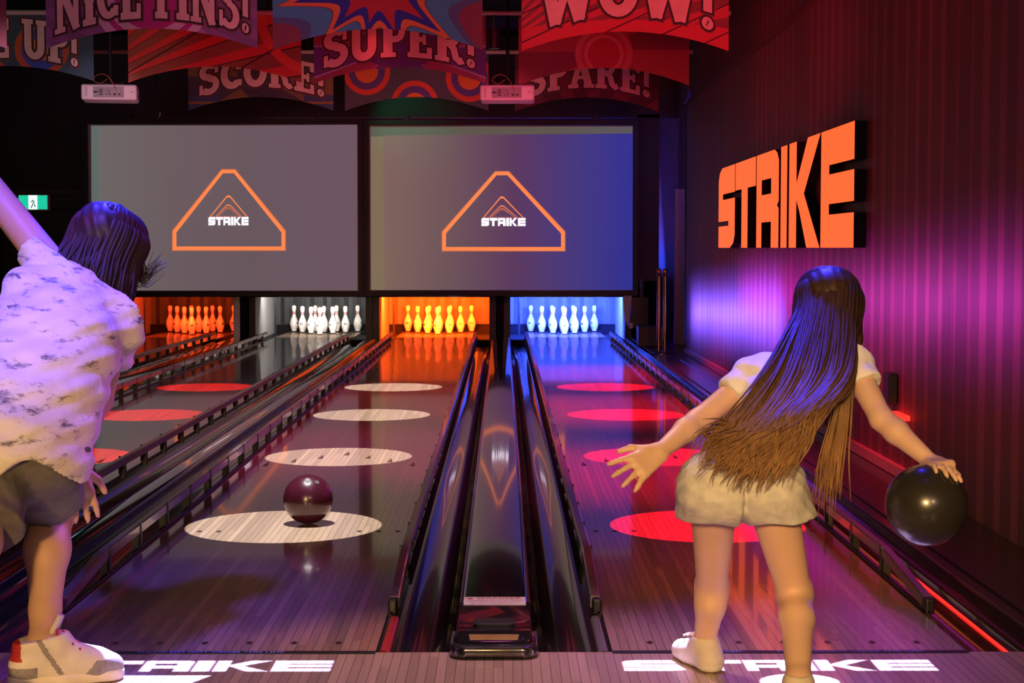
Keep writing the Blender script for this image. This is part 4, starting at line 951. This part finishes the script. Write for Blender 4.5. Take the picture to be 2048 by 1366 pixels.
# ------------------------------------------------------------------ the girl on the right lane
def girl():
    g0 = at(1500, 1366, -.45); root = empty('person', (g0.x, -.45, 0), 0,
        'girl with long brown hair in white T-shirt and pale shorts, holding a black bowling ball', 'person')
    J = dict(pel=at(1487, 950, -.46), hipR=at(1538, 975, -.45), hipL=at(1428, 975, -.45), kneeR=at(1590, 1190, -.36), kneeL=at(1424, 1175, -.22),
             chest=at(1570, 800, -.30), neck=at(1628, 700, -.20), head=at(1655, 618, -.11), shR=at(1702, 722, -.24), shL=at(1510, 752, -.26),
             elR=at(1763, 838, -.38), wrR=at(1862, 924, -.50), elL=at(1395, 842, -.34), wrL=at(1318, 905, -.46))
    J['ankR'] = at(1597, 1384, -.62); J['ankR'].z = max(J['ankR'].z, .075); J['ankL'] = at(1408, 1292, -.19)
    F = Field((.05, -.95, 0), (1.45, .12, 1.22), .0062)
    sk = skin('skin_girl', (.62, .40, .28))
    # trunk
    F.cap(J['hipL'], J['hipR'], .078, .078, .03); F.cap(J['pel'], lerp(J['pel'], J['chest'], .5), .088, .078, .05); F.cap(lerp(J['pel'], J['chest'], .5), J['chest'], .078, .092, .05)
    F.cap(J['chest'], lerp(J['shL'], J['shR'], .5), .09, .06, .05); F.cap(J['shL'], J['shR'], .042, .042, .04)
    F.cap(lerp(J['shL'], J['shR'], .5), J['neck'], .06, .038, .03)
    # legs
    for s, th, kn, ca, an in (('R', .072, .047, .046, .030), ('L', .068, .044, .042, .029)):
        h, k, a = J['hip'+s], J['knee'+s], J['ank'+s]
        F.cap(h, k, th, kn*.98, .03); c1 = lerp(k, a, .28)-V3(0, .014, 0); F.cap(k, c1, kn, ca, .02); F.cap(c1, a, ca, an, .02); F.cap(k+V3(0, .010, .015), k+V3(0, .008, -.015), kn*.82, kn*.78, .03)
    tr = V3(J['ankR'].x+.035, J['ankR'].y+.135, .02); tl = V3(J['ankL'].x-.05, J['ankL'].y+.115, .02)
    foot(F, J['ankR'], tr, .9, .05); foot(F, J['ankL'], tl, .9, .05)
    # arms
    for s in 'RL':
        a, e, w_ = J['sh'+s], J['el'+s], J['wr'+s]
        F.cap(a, e, .040, .031, .03); m = lerp(e, w_, .3); F.cap(e, m, .032, .033, .015); F.cap(m, w_, .033, .0215, .015)
    bc = at(1853, 1010, -.56); BR = .108
    dR = (bc+V3(.01, -.02, BR+.01))-J['wrR']
    hand(F, J['wrR'], dR.normalized()+V3(.35, -.1, -.12), (-.1, .15, 1), .92, .5, .3, -1, grip=(bc, BR))
    tip = at(1222, 968, -.55); hand(F, J['wrL'], tip-J['wrL'], (.25, -.75, .55), 1.0, .22, .42, 1)
    hc, hf, hu, hs = head(F, J['head'], (.10, .85, -.52), (.12, .5, .8), .98, J['neck'], .036)
    body = F.mesh('body', sk, root)
    eyes(hc, hf, hu, hs, .98, root, M['ink'])
    # T-shirt
    tee = Mt('tee_white', (.72, .70, .72), .8, sheen=.2); tee.coord(); cloth_bump(tee, 16, .6, .02)
    F = Field((.25, -.70, .45), (1.25, .12, 1.15), .0066)
    w0 = lerp(J['pel'], J['chest'], .12)
    F.cap(w0, lerp(J['pel'], J['chest'], .6), .104, .100, .05); F.cap(lerp(J['pel'], J['chest'], .6), J['chest'], .10, .108, .05); F.cap(J['chest'], lerp(J['shL'], J['shR'], .5), .106, .07, .05)
    F.cap(J['shL'], J['shR'], .054, .054, .04); F.cap(lerp(J['shL'], J['shR'], .5), lerp(J['neck'], J['chest'], .12), .066, .046, .03)
    F.cap(J['shR'], lerp(J['shR'], J['elR'], .42), .054, .052, .03); F.cap(J['shL'], lerp(J['shL'], J['elL'], .42), .054, .052, .03)
    g = F.grid(); F.d = F.d + .004*np.sin(g[0]*70+g[2]*40)*np.sin(g[2]*55-g[0]*25+g[1]*30)
    for s in 'RL':
        a, e = J['sh'+s], J['el'+s]; dd = (e-a); q = lerp(a, e, .44); n = np.array(dd.normalized())
        dist = (g[0]-q.x)*n[0]+(g[1]-q.y)*n[1]+(g[2]-q.z)*n[2]
        near = ((g[0]-q.x)**2+(g[1]-q.y)**2+(g[2]-q.z)**2) < .12**2
        F.d = np.where(near, np.maximum(F.d, dist), F.d)
    F.plane(w0, J['pel']-J['chest']); F.plane(lerp(J['neck'], J['head'], .08), J['head']-J['neck'])
    F.mesh('t_shirt', tee.m, root)
    # denim shorts
    cxs_ = (J['hipL'].x+J['hipR'].x)/2-.008-root.location.x
    dn = Mt('denim_pale', (.60, .57, .50), .85); x, y, z = dn.coord(); n = dn.noise(dn.vec, 26, 5, .65); n2 = dn.noise(dn.vec, 300, 2)
    xc_ = x - (cxs_); px_ = ((xc_.abs()-.068)/.038).abs().op('MAXIMUM', ((z-.665)/.045).abs()); seam = ((px_-1).abs() < .045)*(y < -.06) + (xc_.abs() < .0025)*(z < .74) + ((z-.735).abs() < .002)
    c = dn.mix(((n-.35)*2.4).clamp(), (.46, .46, .46), (.70, .67, .60)); c = dn.mix(n2*.18, c, (.3, .31, .34)); c = dn.mix((seam*.5).clamp(), c, (.22, .22, .24)); dn.set('Base Color', c); cloth_bump(dn, 26, .35, .012)
    F = Field((.25, -.75, .35), (1.1, -.15, .82), .0062)
    F.cap(J['hipL'], J['hipR'], .098, .098, .03); F.cap(J['pel'], lerp(J['pel'], J['chest'], .32), .102, .096, .04)
    F.cap(J['hipL']+V3(.0, -.025, -.01), J['hipR']+V3(0, -.025, -.01), .085, .085, .03)
    HZ = {}
    for s, ex in (('R', .012), ('L', -.012)):
        h, k = J['hip'+s], J['knee'+s]; q = lerp(h, k, .46)+V3(ex, 0, 0); F.cap(h, q, .096, .104 if s == 'R' else .098, .02); HZ[s] = lerp(h, k, .31)
    g = F.grid(); F.d = F.d + .0014*np.sin(g[0]*95+g[2]*60)*np.sin(g[2]*80-g[0]*30) + .0015*np.sin(g[0]*40+g[1]*120+g[2]*150)
    cx = (J['hipL'].x+J['hipR'].x)/2-.008
    crease = np.exp(-((g[0]-cx-(.62-g[2])*.05)/.010)**2)*.014*np.clip((.70-g[2])/.1, 0, 1)
    F.d = F.d + crease*(g[1] < -.40)
    hz = np.where(g[0] < cx, HZ['L'].z, HZ['R'].z)+.06*(g[0]-cx)*np.sign(g[0]-cx)+.004*np.sin(g[0]*45)
    F.d = np.maximum(F.d, hz-g[2])
    keep = F.d.copy()
    for s in 'RL':                                    # hollow the leg openings
        h, k = J['hip'+s], J['knee'+s]; G = Field(F.lo, F.lo+(F.n-1)*F.h, F.h); G.n = F.n; G.d = np.full(F.d.shape, .5, np.float32); G.cap(lerp(h, k, .25)+V3(0, 0, 0), lerp(h, k, .6), .079 if s == 'R' else .075, .079 if s == 'R' else .075, 0)
        F.d = np.where(g[2] < HZ[s].z+.03, np.maximum(F.d, -G.d), F.d)
    F.plane(lerp(J['pel'], J['chest'], .30), J['chest']-J['pel'])
    sh = F.mesh('denim_shorts', dn.m, root)
    mb = MB()
    for (u0, v0, u1, v1) in ((1520, 925, 1575, 930), (1575, 930, 1578, 975), (1578, 975, 1550, 988), (1550, 988, 1522, 972), (1522, 972, 1520, 925)):
        a = at(u0, v0, -.562); b = at(u1, v1, -.562); mb.tube([a-root.location, b-root.location], .0022, 5)
    # shoes
    for s, tt in (('R', tr), ('L', tl)):
        a = J['ank'+s]; F = Field((a.x-.16, min(a.y, tt.y)-.12, -.005), (a.x+.16, max(a.y, tt.y)+.08, .14), .0045)
        h = (tt-a); h.z = 0; h.normalize(); he = V3(a.x, a.y, .03)-h*.035
        F.cap(he, V3(tt.x, tt.y, .026)-h*.0, .036, .032, .02); F.cap(he, V3(a.x, a.y, .075)-h*.01, .036, .037, .02); F.cap(V3(a.x, a.y, .06), V3(tt.x, tt.y, .035)-h*.05, .036, .030, .03)
        F.plane((0, 0, .002), (0, 0, -1)); F.plane((0, 0, .094), (0, 0, 1))
        so = F.mesh('shoe', [grain('shoe_cream', (.62, .55, .45), .6), grain('shoe_sole', (.75, .72, .66), .6)], root, lambda c: (c[:, 2] < .022))
        lc = MB()
        for k in range(3):
            q = lerp(V3(a.x, a.y, .098), V3(tt.x, tt.y, .068), .3+.17*k); sd = h.cross(V3(0, 0, 1))
            lc.tube([q-sd*.022-root.location, q+V3(0, 0, .006)-root.location, q+sd*.022-root.location], .0035, 6)
        lc.build('shoe_lace', M['white'], so, smooth=True)
    # hair: cap around the skull and long locks over the back
    hm = Mt('hair_brown', (.16, .085, .04), .5, spec=.3); x, y, z = hm.coord(); n = hm.noise(hm.comb(x*28, y*28, z*5), 3, 4); low = ((.92-z)*3.6).clamp()
    c = hm.mix(n, (.018, .009, .007), (.085, .042, .02)); c2 = hm.mix(n, (.05, .022, .010), (.45, .24, .10)); hm.set('Base Color', hm.mix(low, c, c2))
    F = Field((.75, -.45, .78), (1.35, .16, 1.26), .0066)
    R = np.array([[hs.x, hf.x, hu.x], [hs.y, hf.y, hu.y], [hs.z, hf.z, hu.z]])
    F.ell(hc+hu*.024-hf*.02, (.086, .098, .092), R, .02); F.cap(hc-hf*.02, hc-hf*.035-hu*.08, .066, .055, .03)
    for t in (-1, 1): F.cap(hc+hs*t*.068+hu*.01-hf*.005, hc+hs*t*.075-hu*.10-hf*.01, .026, .03, .03)
    g = F.grid(); F.d = F.d + .0016*np.sin(g[0]*230+g[2]*25)
    hr = F.mesh('hair', hm.m, root)
    mb = MB(); rl = root.location
    crown = hc+hu*.085-hf*.05
    r2 = np.random.default_rng(3)
    for k in range(620):
        f = r2.random(); lay = r2.random()
        # root position around the skull, from the left temple round the back to the right temple
        ang = -1.15+2.3*f
        p0 = crown+hs*.03*math.sin(ang)*1.2+hu*.012*r2.random()
        out = hs*math.sin(ang)-hf*math.cos(ang)
        p1 = hc+hu*.045+out*(.096+.006*lay); p2 = hc-hu*.05+out*(.098+.008*lay)-hf*.012
        # tips fan across the back: screen targets
        if f < .84:
            q = f/.84; wob = r2.normal(0, 9)
            u3 = 1530+175*q+wob*.6; v3 = 742+18*math.sin(q*3)+r2.normal(0, 8)
            u4 = 1452+190*q+wob; v4 = 835+18*math.sin(q*5)
            u5 = 1392+178*q**1.1+wob*1.3+r2.normal(0, 6); v5 = 905+34*math.sin(q*2.6)+r2.normal(0, 24)
            Y3 = -.365-.035*math.sin(q*PI)-.012*lay; Y4 = -.50-.05*math.sin(q*PI)-.02*lay; Y5 = -.572-.02*math.sin(q*PI)-.025*lay
            e = at(u5-6+12*r2.random(), v5, Y5); pts = [p0, p1, p2, at(u3, v3, Y3), at(u4, v4, Y4)+V3(.010*math.sin(q*40), 0, 0), lerp(at(u4, v4, Y4), e, .5)+V3(r2.normal(0, .010)-.012*math.sin(q*40), -.006, 0), e+V3(.008*math.sin(q*30), -.006*lay, 0)]
        else:
            q = (f-.84)/.16; wob = r2.normal(0, 7)
            pts = [p0, p1, p2, at(1700-12*q+wob*.6, 735, -.33-.02*lay), at(1690-20*q+wob, 840, -.36-.03*lay), at(1680-28*q+wob*1.4, 915, -.36-.03*lay), at(1674-32*q+wob*1.6+r2.normal(0, 5), 985+r2.normal(0, 26), -.34-.03*lay)]
        lock(mb, [p-rl for p in pts], .0036+.0022*r2.random(), 4)
    for k in range(330):
        ang = -PI+2*PI*r2.random(); out = hs*math.sin(ang)-hf*math.cos(ang); fr = .5-.5*math.cos(ang); fwd_ = max(0, -math.cos(ang))
        p1 = hc+hu*(.055+.03*fwd_)+out*(.094-.01*fwd_); p2 = hc+hu*(-.06+.13*fwd_)+out*.100
        lock(mb, [p-rl for p in (crown+hf*.01+hu*.012, lerp(crown+hu*.022, p1, .55)+hu*.012+out*.012, p1, p2)], .0045+.0022*r2.random(), 4)
    mb.build('loose_hair', hm.m, hr, smooth='all', fix=False)
    # the ball she holds
    b = ball_mesh(BR, grain('ball_black', (.022, .02, .018), .27, coat=.15, scale=10), 'bowling_ball'); b.location = bc
    tag(b, 'black bowling ball held in the girl\'s right hand above the shelf', 'ball')
    for k in range(3):
        dv = Vector((-.05+.1*k, -.25, .95)).normalized(); h = MB().lathe([(.011, -.002), (.011, .0008)], 12).build('finger_hole', M['ink'], b); h.location = dv*BR; h.rotation_euler = dv.to_track_quat('Z', 'Y').to_euler()
girl()
# ------------------------------------------------------------------ the bowler at the left edge
def bowler():
    root = empty('person', (-1.25, -.33, 0), 0, 'person with dark hair, pale patterned T-shirt and dark shorts leaning forward on the left', 'person')
    J = dict(pel=at(22, 880, -.36), hipR=at(78, 895, -.33), hipL=at(-40, 905, -.38), kneeR=at(103, 1020, -.10), kneeL=at(-45, 1120, -.62),
             chest=at(118, 690, -.14), shM=at(150, 605, -.03), neck=at(188, 575, .03), head=at(212, 492, .12), shR=at(232, 640, -.02), shL=at(60, 588, -.06),
             elL=at(-45, 345, .14), wrL=at(-230, 230, .2), elR=at(196, 800, .10), wrR=at(143, 925, -.08))
    J['shLx'] = at(118, 552, .03)
    J['ankR'] = at(86, 1290, -.36); J['kneeL'] = at(-48, 1085, -.58); J['ankL'] = V3(J['kneeL'].x-.05, -.80, .095)
    J['ankL'].y = -.82
    F = Field((-2.35, -1.15, 0), (-.75, .42, 1.65), .0075)
    sk = skin('skin_bowler', (.55, .34, .23))
    F.cap(J['hipL'], J['hipR'], .10, .10, .04); F.cap(J['pel'], lerp(J['pel'], J['chest'], .55), .125, .11, .06); F.cap(lerp(J['pel'], J['chest'], .55), J['chest'], .11, .13, .06)
    F.cap(J['chest'], J['shM'], .125, .075, .06); F.cap(J['shL'], J['shR'], .06, .06, .05); F.cap(J['shM'], J['neck'], .07, .052, .04)
    for s in 'RL':
        h, k, a = J['hip'+s], J['knee'+s], J['ank'+s]
        F.cap(h, k, .092, .062, .04); c1 = lerp(k, a, .3)-V3(0, .02, 0); F.cap(k, c1, .062, .061, .03); F.cap(c1, lerp(k, a, .75), .061, .042, .03); F.cap(lerp(k, a, .75), a, .042, .039, .02)
    foot(F, J['ankR'], V3(J['ankR'].x+.17, J['ankR'].y+.07, .02), 1.05, .05); foot(F, J['ankL'], V3(J['ankL'].x+.12, J['ankL'].y+.13, .02), 1.05, .05)
    F.cap(J['shLx'], J['elL'], .052, .043, .04); F.cap(J['elL'], J['wrL'], .043, .028, .02)
    hand(F, J['wrL'], J['wrL']-J['elL'], (0, 1, .2), 1.1, .3, .25, 1)
    F.cap(J['shR'], J['elR'], .052, .042, .04); F.cap(J['elR'], J['wrR'], .042, .026, .02)
    hand(F, J['wrR'], at(160, 1010, -.12)-J['wrR'], (.35, -.9, .2), 1.2, .35, .2, -1)
    hc, hf, hu, hs = head(F, J['head'], (.22, .88, -.36), (.3, .25, .9), 1.12, J['neck'], .05)
    F.mesh('body', sk, root); eyes(hc, hf, hu, hs, 1.08, root, M['ink'])
    # loose printed T-shirt
    tee = Mt('tee_printed', (.72, .68, .62), .85, sheen=.2); x, y, z = tee.coord()
    n = tee.noise(tee.comb(x*5+y*2, y*4, z*16), 2.2, 4, .7); n2 = tee.noise(tee.comb(x*9, y*9, z*20+x*12), 2.0, 3)
    c = tee.mix(((n-.54)*8).clamp()*((n2-.42)*8).clamp(), (.74, .70, .64), (.10, .09, .11)); c = tee.mix(((n2-.56)*5).clamp()*.35, c, (.55, .45, .35)); tee.set('Base Color', c); cloth_bump(tee, 12, .5, .02)
    F = Field((-2.05, -.78, .5), (-.75, .35, 1.35), .0078)
    F.cap(lerp(J['pel'], J['chest'], -.12)+V3(.01, 0, 0), lerp(J['pel'], J['chest'], .5), .185, .17, .06); F.cap(J['hipR']+V3(.012, -.0, -.05), J['chest'], .128, .13, .06); F.cap(lerp(J['pel'], J['chest'], .5), J['chest'], .168, .165, .06)
    F.cap(J['chest'], J['shM'], .155, .10, .06); F.cap(J['shL'], J['shR'], .085, .082, .06); F.cap(J['shM'], lerp(J['shM'], J['neck'], .7), .088, .066, .04)
    F.cap(J['shR'], lerp(J['shR'], J['elR'], .45), .082, .078, .05); F.cap(J['shLx'], lerp(J['shLx'], J['elL'], .28), .075, .07, .05)
    F.cap(J['chest']+V3(-.10, -.02, .0), J['hipL']+V3(-.03, 0, .02), .12, .11, .06)
    g = F.grid(); F.d = F.d + .0045*np.sin(g[0]*14+g[2]*62+g[1]*12+1.2*np.sin(g[0]*19)) + .002*np.sin(g[0]*40-g[2]*115+2*np.sin(g[0]*11))
    zh = .70-.55*(g[0]+1.42)*.5-.05*np.sin(g[0]*22)
    F.d = np.maximum(F.d, (zh-.05-g[2])*.9)
    F.plane(lerp(J['shM'], J['neck'], .75), J['neck']-J['shM'])
    for a, e, t in ((J['shR'], J['elR'], .46), (J['shLx'], J['elL'], .28)):
        q = lerp(a, e, t); n = np.array((e-a).normalized()); dist = (g[0]-q.x)*n[0]+(g[1]-q.y)*n[1]+(g[2]-q.z)*n[2]
        near = ((g[0]-q.x)**2+(g[1]-q.y)**2+(g[2]-q.z)**2) < .14**2; tor = ((g[0]-J['chest'].x)**2+(g[1]-J['chest'].y)**2+(g[2]-J['chest'].z)**2) < .19**2
        F.d = np.where(near & ~tor, np.maximum(F.d, dist), F.d)
    ts = F.mesh('t_shirt', tee.m, root)
    cl = MB(); ring = []
    ax = (J['neck']-J['shM']).normalized(); s1 = ax.orthogonal().normalized(); s2 = ax.cross(s1); cc = lerp(J['shM'], J['neck'], .72)
    cl.tube([cc+(s1*math.cos(a)+s2*math.sin(a))*.068-root.location for a in np.linspace(0, 2*PI, 28)], .009, 8, cap=False); cl.build('collar', grain('collar_beige', (.62, .52, .40), .8), ts, smooth=True)
    # shorts
    sm = Mt('shorts_olive', (.12, .115, .09), .85); sm.coord(); n = sm.noise(sm.vec, 40, 4); sm.set('Base Color', sm.mix(n, (.08, .078, .065), (.17, .16, .12))); cloth_bump(sm, 9, .7, .03)
    F = Field((-2.1, -.85, .25), (-.9, .12, .86), .0078)
    F.cap(J['hipL'], J['hipR'], .135, .135, .05); F.cap(J['pel'], lerp(J['pel'], J['chest'], .3), .14, .13, .04)
    F.cap(J['hipR'], lerp(J['hipR'], J['kneeR'], .82), .122, .104, .04); F.cap(J['hipL'], lerp(J['hipL'], J['kneeL'], .92), .13, .125, .04)
    g = F.grid(); F.d = F.d + .006*np.sin(g[0]*30+g[2]*22)*np.sin(g[2]*35+g[1]*25)
    for s, t in (('R', .78), ('L', .88)):
        h, k = J['hip'+s], J['knee'+s]; q = lerp(h, k, t); n = np.array((k-h).normalized()); dist = (g[0]-q.x)*n[0]+(g[1]-q.y)*n[1]+(g[2]-q.z)*n[2]
        near = ((g[0]-q.x)**2+(g[1]-q.y)**2+(g[2]-q.z)**2) < .24**2
        F.d = np.where(near, np.maximum(F.d, dist), F.d)
    F.mesh('shorts', sm.m, root)
    # sneakers
    W_ = grain('sneaker_white', (.72, .68, .64), .55); G_ = grain('sneaker_grey', (.28, .26, .28), .75, var=.5, scale=90); S_ = grain('sneaker_sole', (.78, .72, .64), .5); R_ = grain('sneaker_red', (.42, .03, .03), .5)
    for s, hx, hy in (('R', .93, .37), ('L', .7, .72)):
        a = J['ank'+s]; h = V3(hx, hy, 0).normalized(); sd = h.cross(V3(0, 0, 1)); b0 = V3(a.x, a.y, 0)
        P = lambda f, l, z: b0+h*f+sd*l+V3(0, 0, z)
        F = Field((a.x-.16, a.y-.14, -.01), (a.x+.28, a.y+.22, .19), .0042)
        F.cap(P(-.045, 0, .05), P(.15, .0, .038), .043, .040, .03); F.cap(P(.15, 0, .038), P(.185, .004, .036), .041, .034, .03)
        F.cap(P(-.045, 0, .05), P(-.035, 0, .115), .042, .044, .03); F.cap(P(.01, 0, .105), P(.13, 0, .052), .044, .038, .03); F.cap(P(-.03, 0, .12), P(.035, 0, .115), .045, .045, .02)
        F.plane((0, 0, .018), (0, 0, -1)); F.plane(P(.0, 0, .135), (.0+h.x*-.15, h.y*-.15, 1))
        def mf(c):
            r = c-np.array(b0); f = r@np.array(h); z = r[:, 2]; k = np.zeros(len(c), int)
            k[(z < .062) & (f > .11+ (z-.03)*.8)] = 1; k[(z < .058) & (f < -.02)] = 1; k[np.abs((f-.015)-(z-.03)*-.6-.03) < .008] = 1; k[(f < -.062) & (z > .075)] = 2; return k
        up = F.mesh('sneaker_upper', [W_, G_, R_], root, mf)
        F = Field((a.x-.18, a.y-.14, -.01), (a.x+.30, a.y+.24, .06), .0042)
        F.cap(P(-.05, 0, .018), P(.05, 0, .016), .047, .043, .02); F.cap(P(.05, 0, .016), P(.175, .003, .018), .043, .045, .02); F.plane((0, 0, .001), (0, 0, -1)); F.plane((0, 0, .032), (0, 0, 1))
        F.mesh('sneaker_sole', [S_], root)
        lm = MB()
        for k in range(5):
            q = P(.035+.020*k, 0, .155-.0165*k)-root.location; lm.tube([q-sd*.032-V3(0, 0, .012), q+V3(0, 0, .006), q+sd*.032-V3(0, 0, .012)], .0045, 6)
        lm.build('lace', R_, up, smooth=True)
        tg = MB(); tg.tube([P(.022, .0, .13)-root.location, P(.05, 0, .19)-root.location], [.03, .024], 10, sq=(1, .35)); tg.build('tongue', W_, up, smooth=True)
    # bobbed dark hair
    hm = Mt('hair_dark', (.02, .014, .014), .48, spec=.35); x, y, z = hm.coord(); n = hm.noise(hm.comb(x*30, y*30, z*7), 3, 3); hm.set('Base Color', hm.mix(n, (.010, .007, .008), (.045, .028, .024)))
    F = Field((-1.55, -.25, .9), (-.85, .5, 1.5), .0075); R = np.array([[hs.x, hf.x, hu.x], [hs.y, hf.y, hu.y], [hs.z, hf.z, hu.z]])
    F.ell(hc+hu*.024-hf*.02, (.100, .110, .104), R, .02); F.cap(hc-hf*.02, hc-hf*.035-hu*.08, .078, .06, .03)
    for t in (-1, 1): F.cap(hc+hs*t*.07-hf*.01, hc+hs*t*.078-hu*.10, .036, .034, .03)
    g = F.grid(); F.d = F.d + .002*np.sin(g[0]*190+g[2]*60)
    hr = F.mesh('hair', hm.m, root)
    mb = MB(); r2 = np.random.default_rng(5); crown = hc+hu*.10-hf*.03; rl = root.location
    for k in range(420):
        ang = -2.0+4.0*r2.random(); lay = r2.random(); out = hs*math.sin(ang)-hf*math.cos(ang)
        p1 = hc+hu*.06+out*(.104+.01*lay); p2 = hc-hu*.035+out*(.108+.014*lay); L = .13+.05*r2.random()+.05*max(0, math.sin(ang))
        e = hc-hu*L+out*(.095+.03*lay)+V3(-.02+.05*r2.random(), -.02, -.012)
        lock(mb, [p-rl for p in (crown+out*.015, p1, p2, lerp(p2, e, .55)+out*.006, e)], .0048+.0025*r2.random(), 4)
    for k in range(300):
        ang = -PI+2*PI*r2.random(); out = hs*math.sin(ang)-hf*math.cos(ang); fwd_ = max(0, -math.cos(ang))
        p1 = hc+hu*(.06+.03*fwd_)+out*(.108-.01*fwd_); p2 = hc+hu*(-.05+.13*fwd_)+out*.114
        lock(mb, [p-rl for p in (crown+hf*.01+hu*.02, lerp(crown+hu*.03, p1, .55)+hu*.012+out*.012, p1, p2)], .006+.003*r2.random(), 4)
    for k in range(26):
        q = r2.random(); st_ = hc+hu*.02+hs*.10+hf*.03; mid = at(285+r2.normal(0, 6), 560+r2.normal(0, 8), .14); e = at(322+r2.normal(0, 9), 525+r2.normal(0, 20), .16)
        lock(mb, [p-rl for p in (st_, lerp(st_, mid, .6)+V3(0, 0, -.01), mid, e)], .0022, 4)
    mb.build('loose_hair', hm.m, hr, smooth='all', fix=False)
bowler()
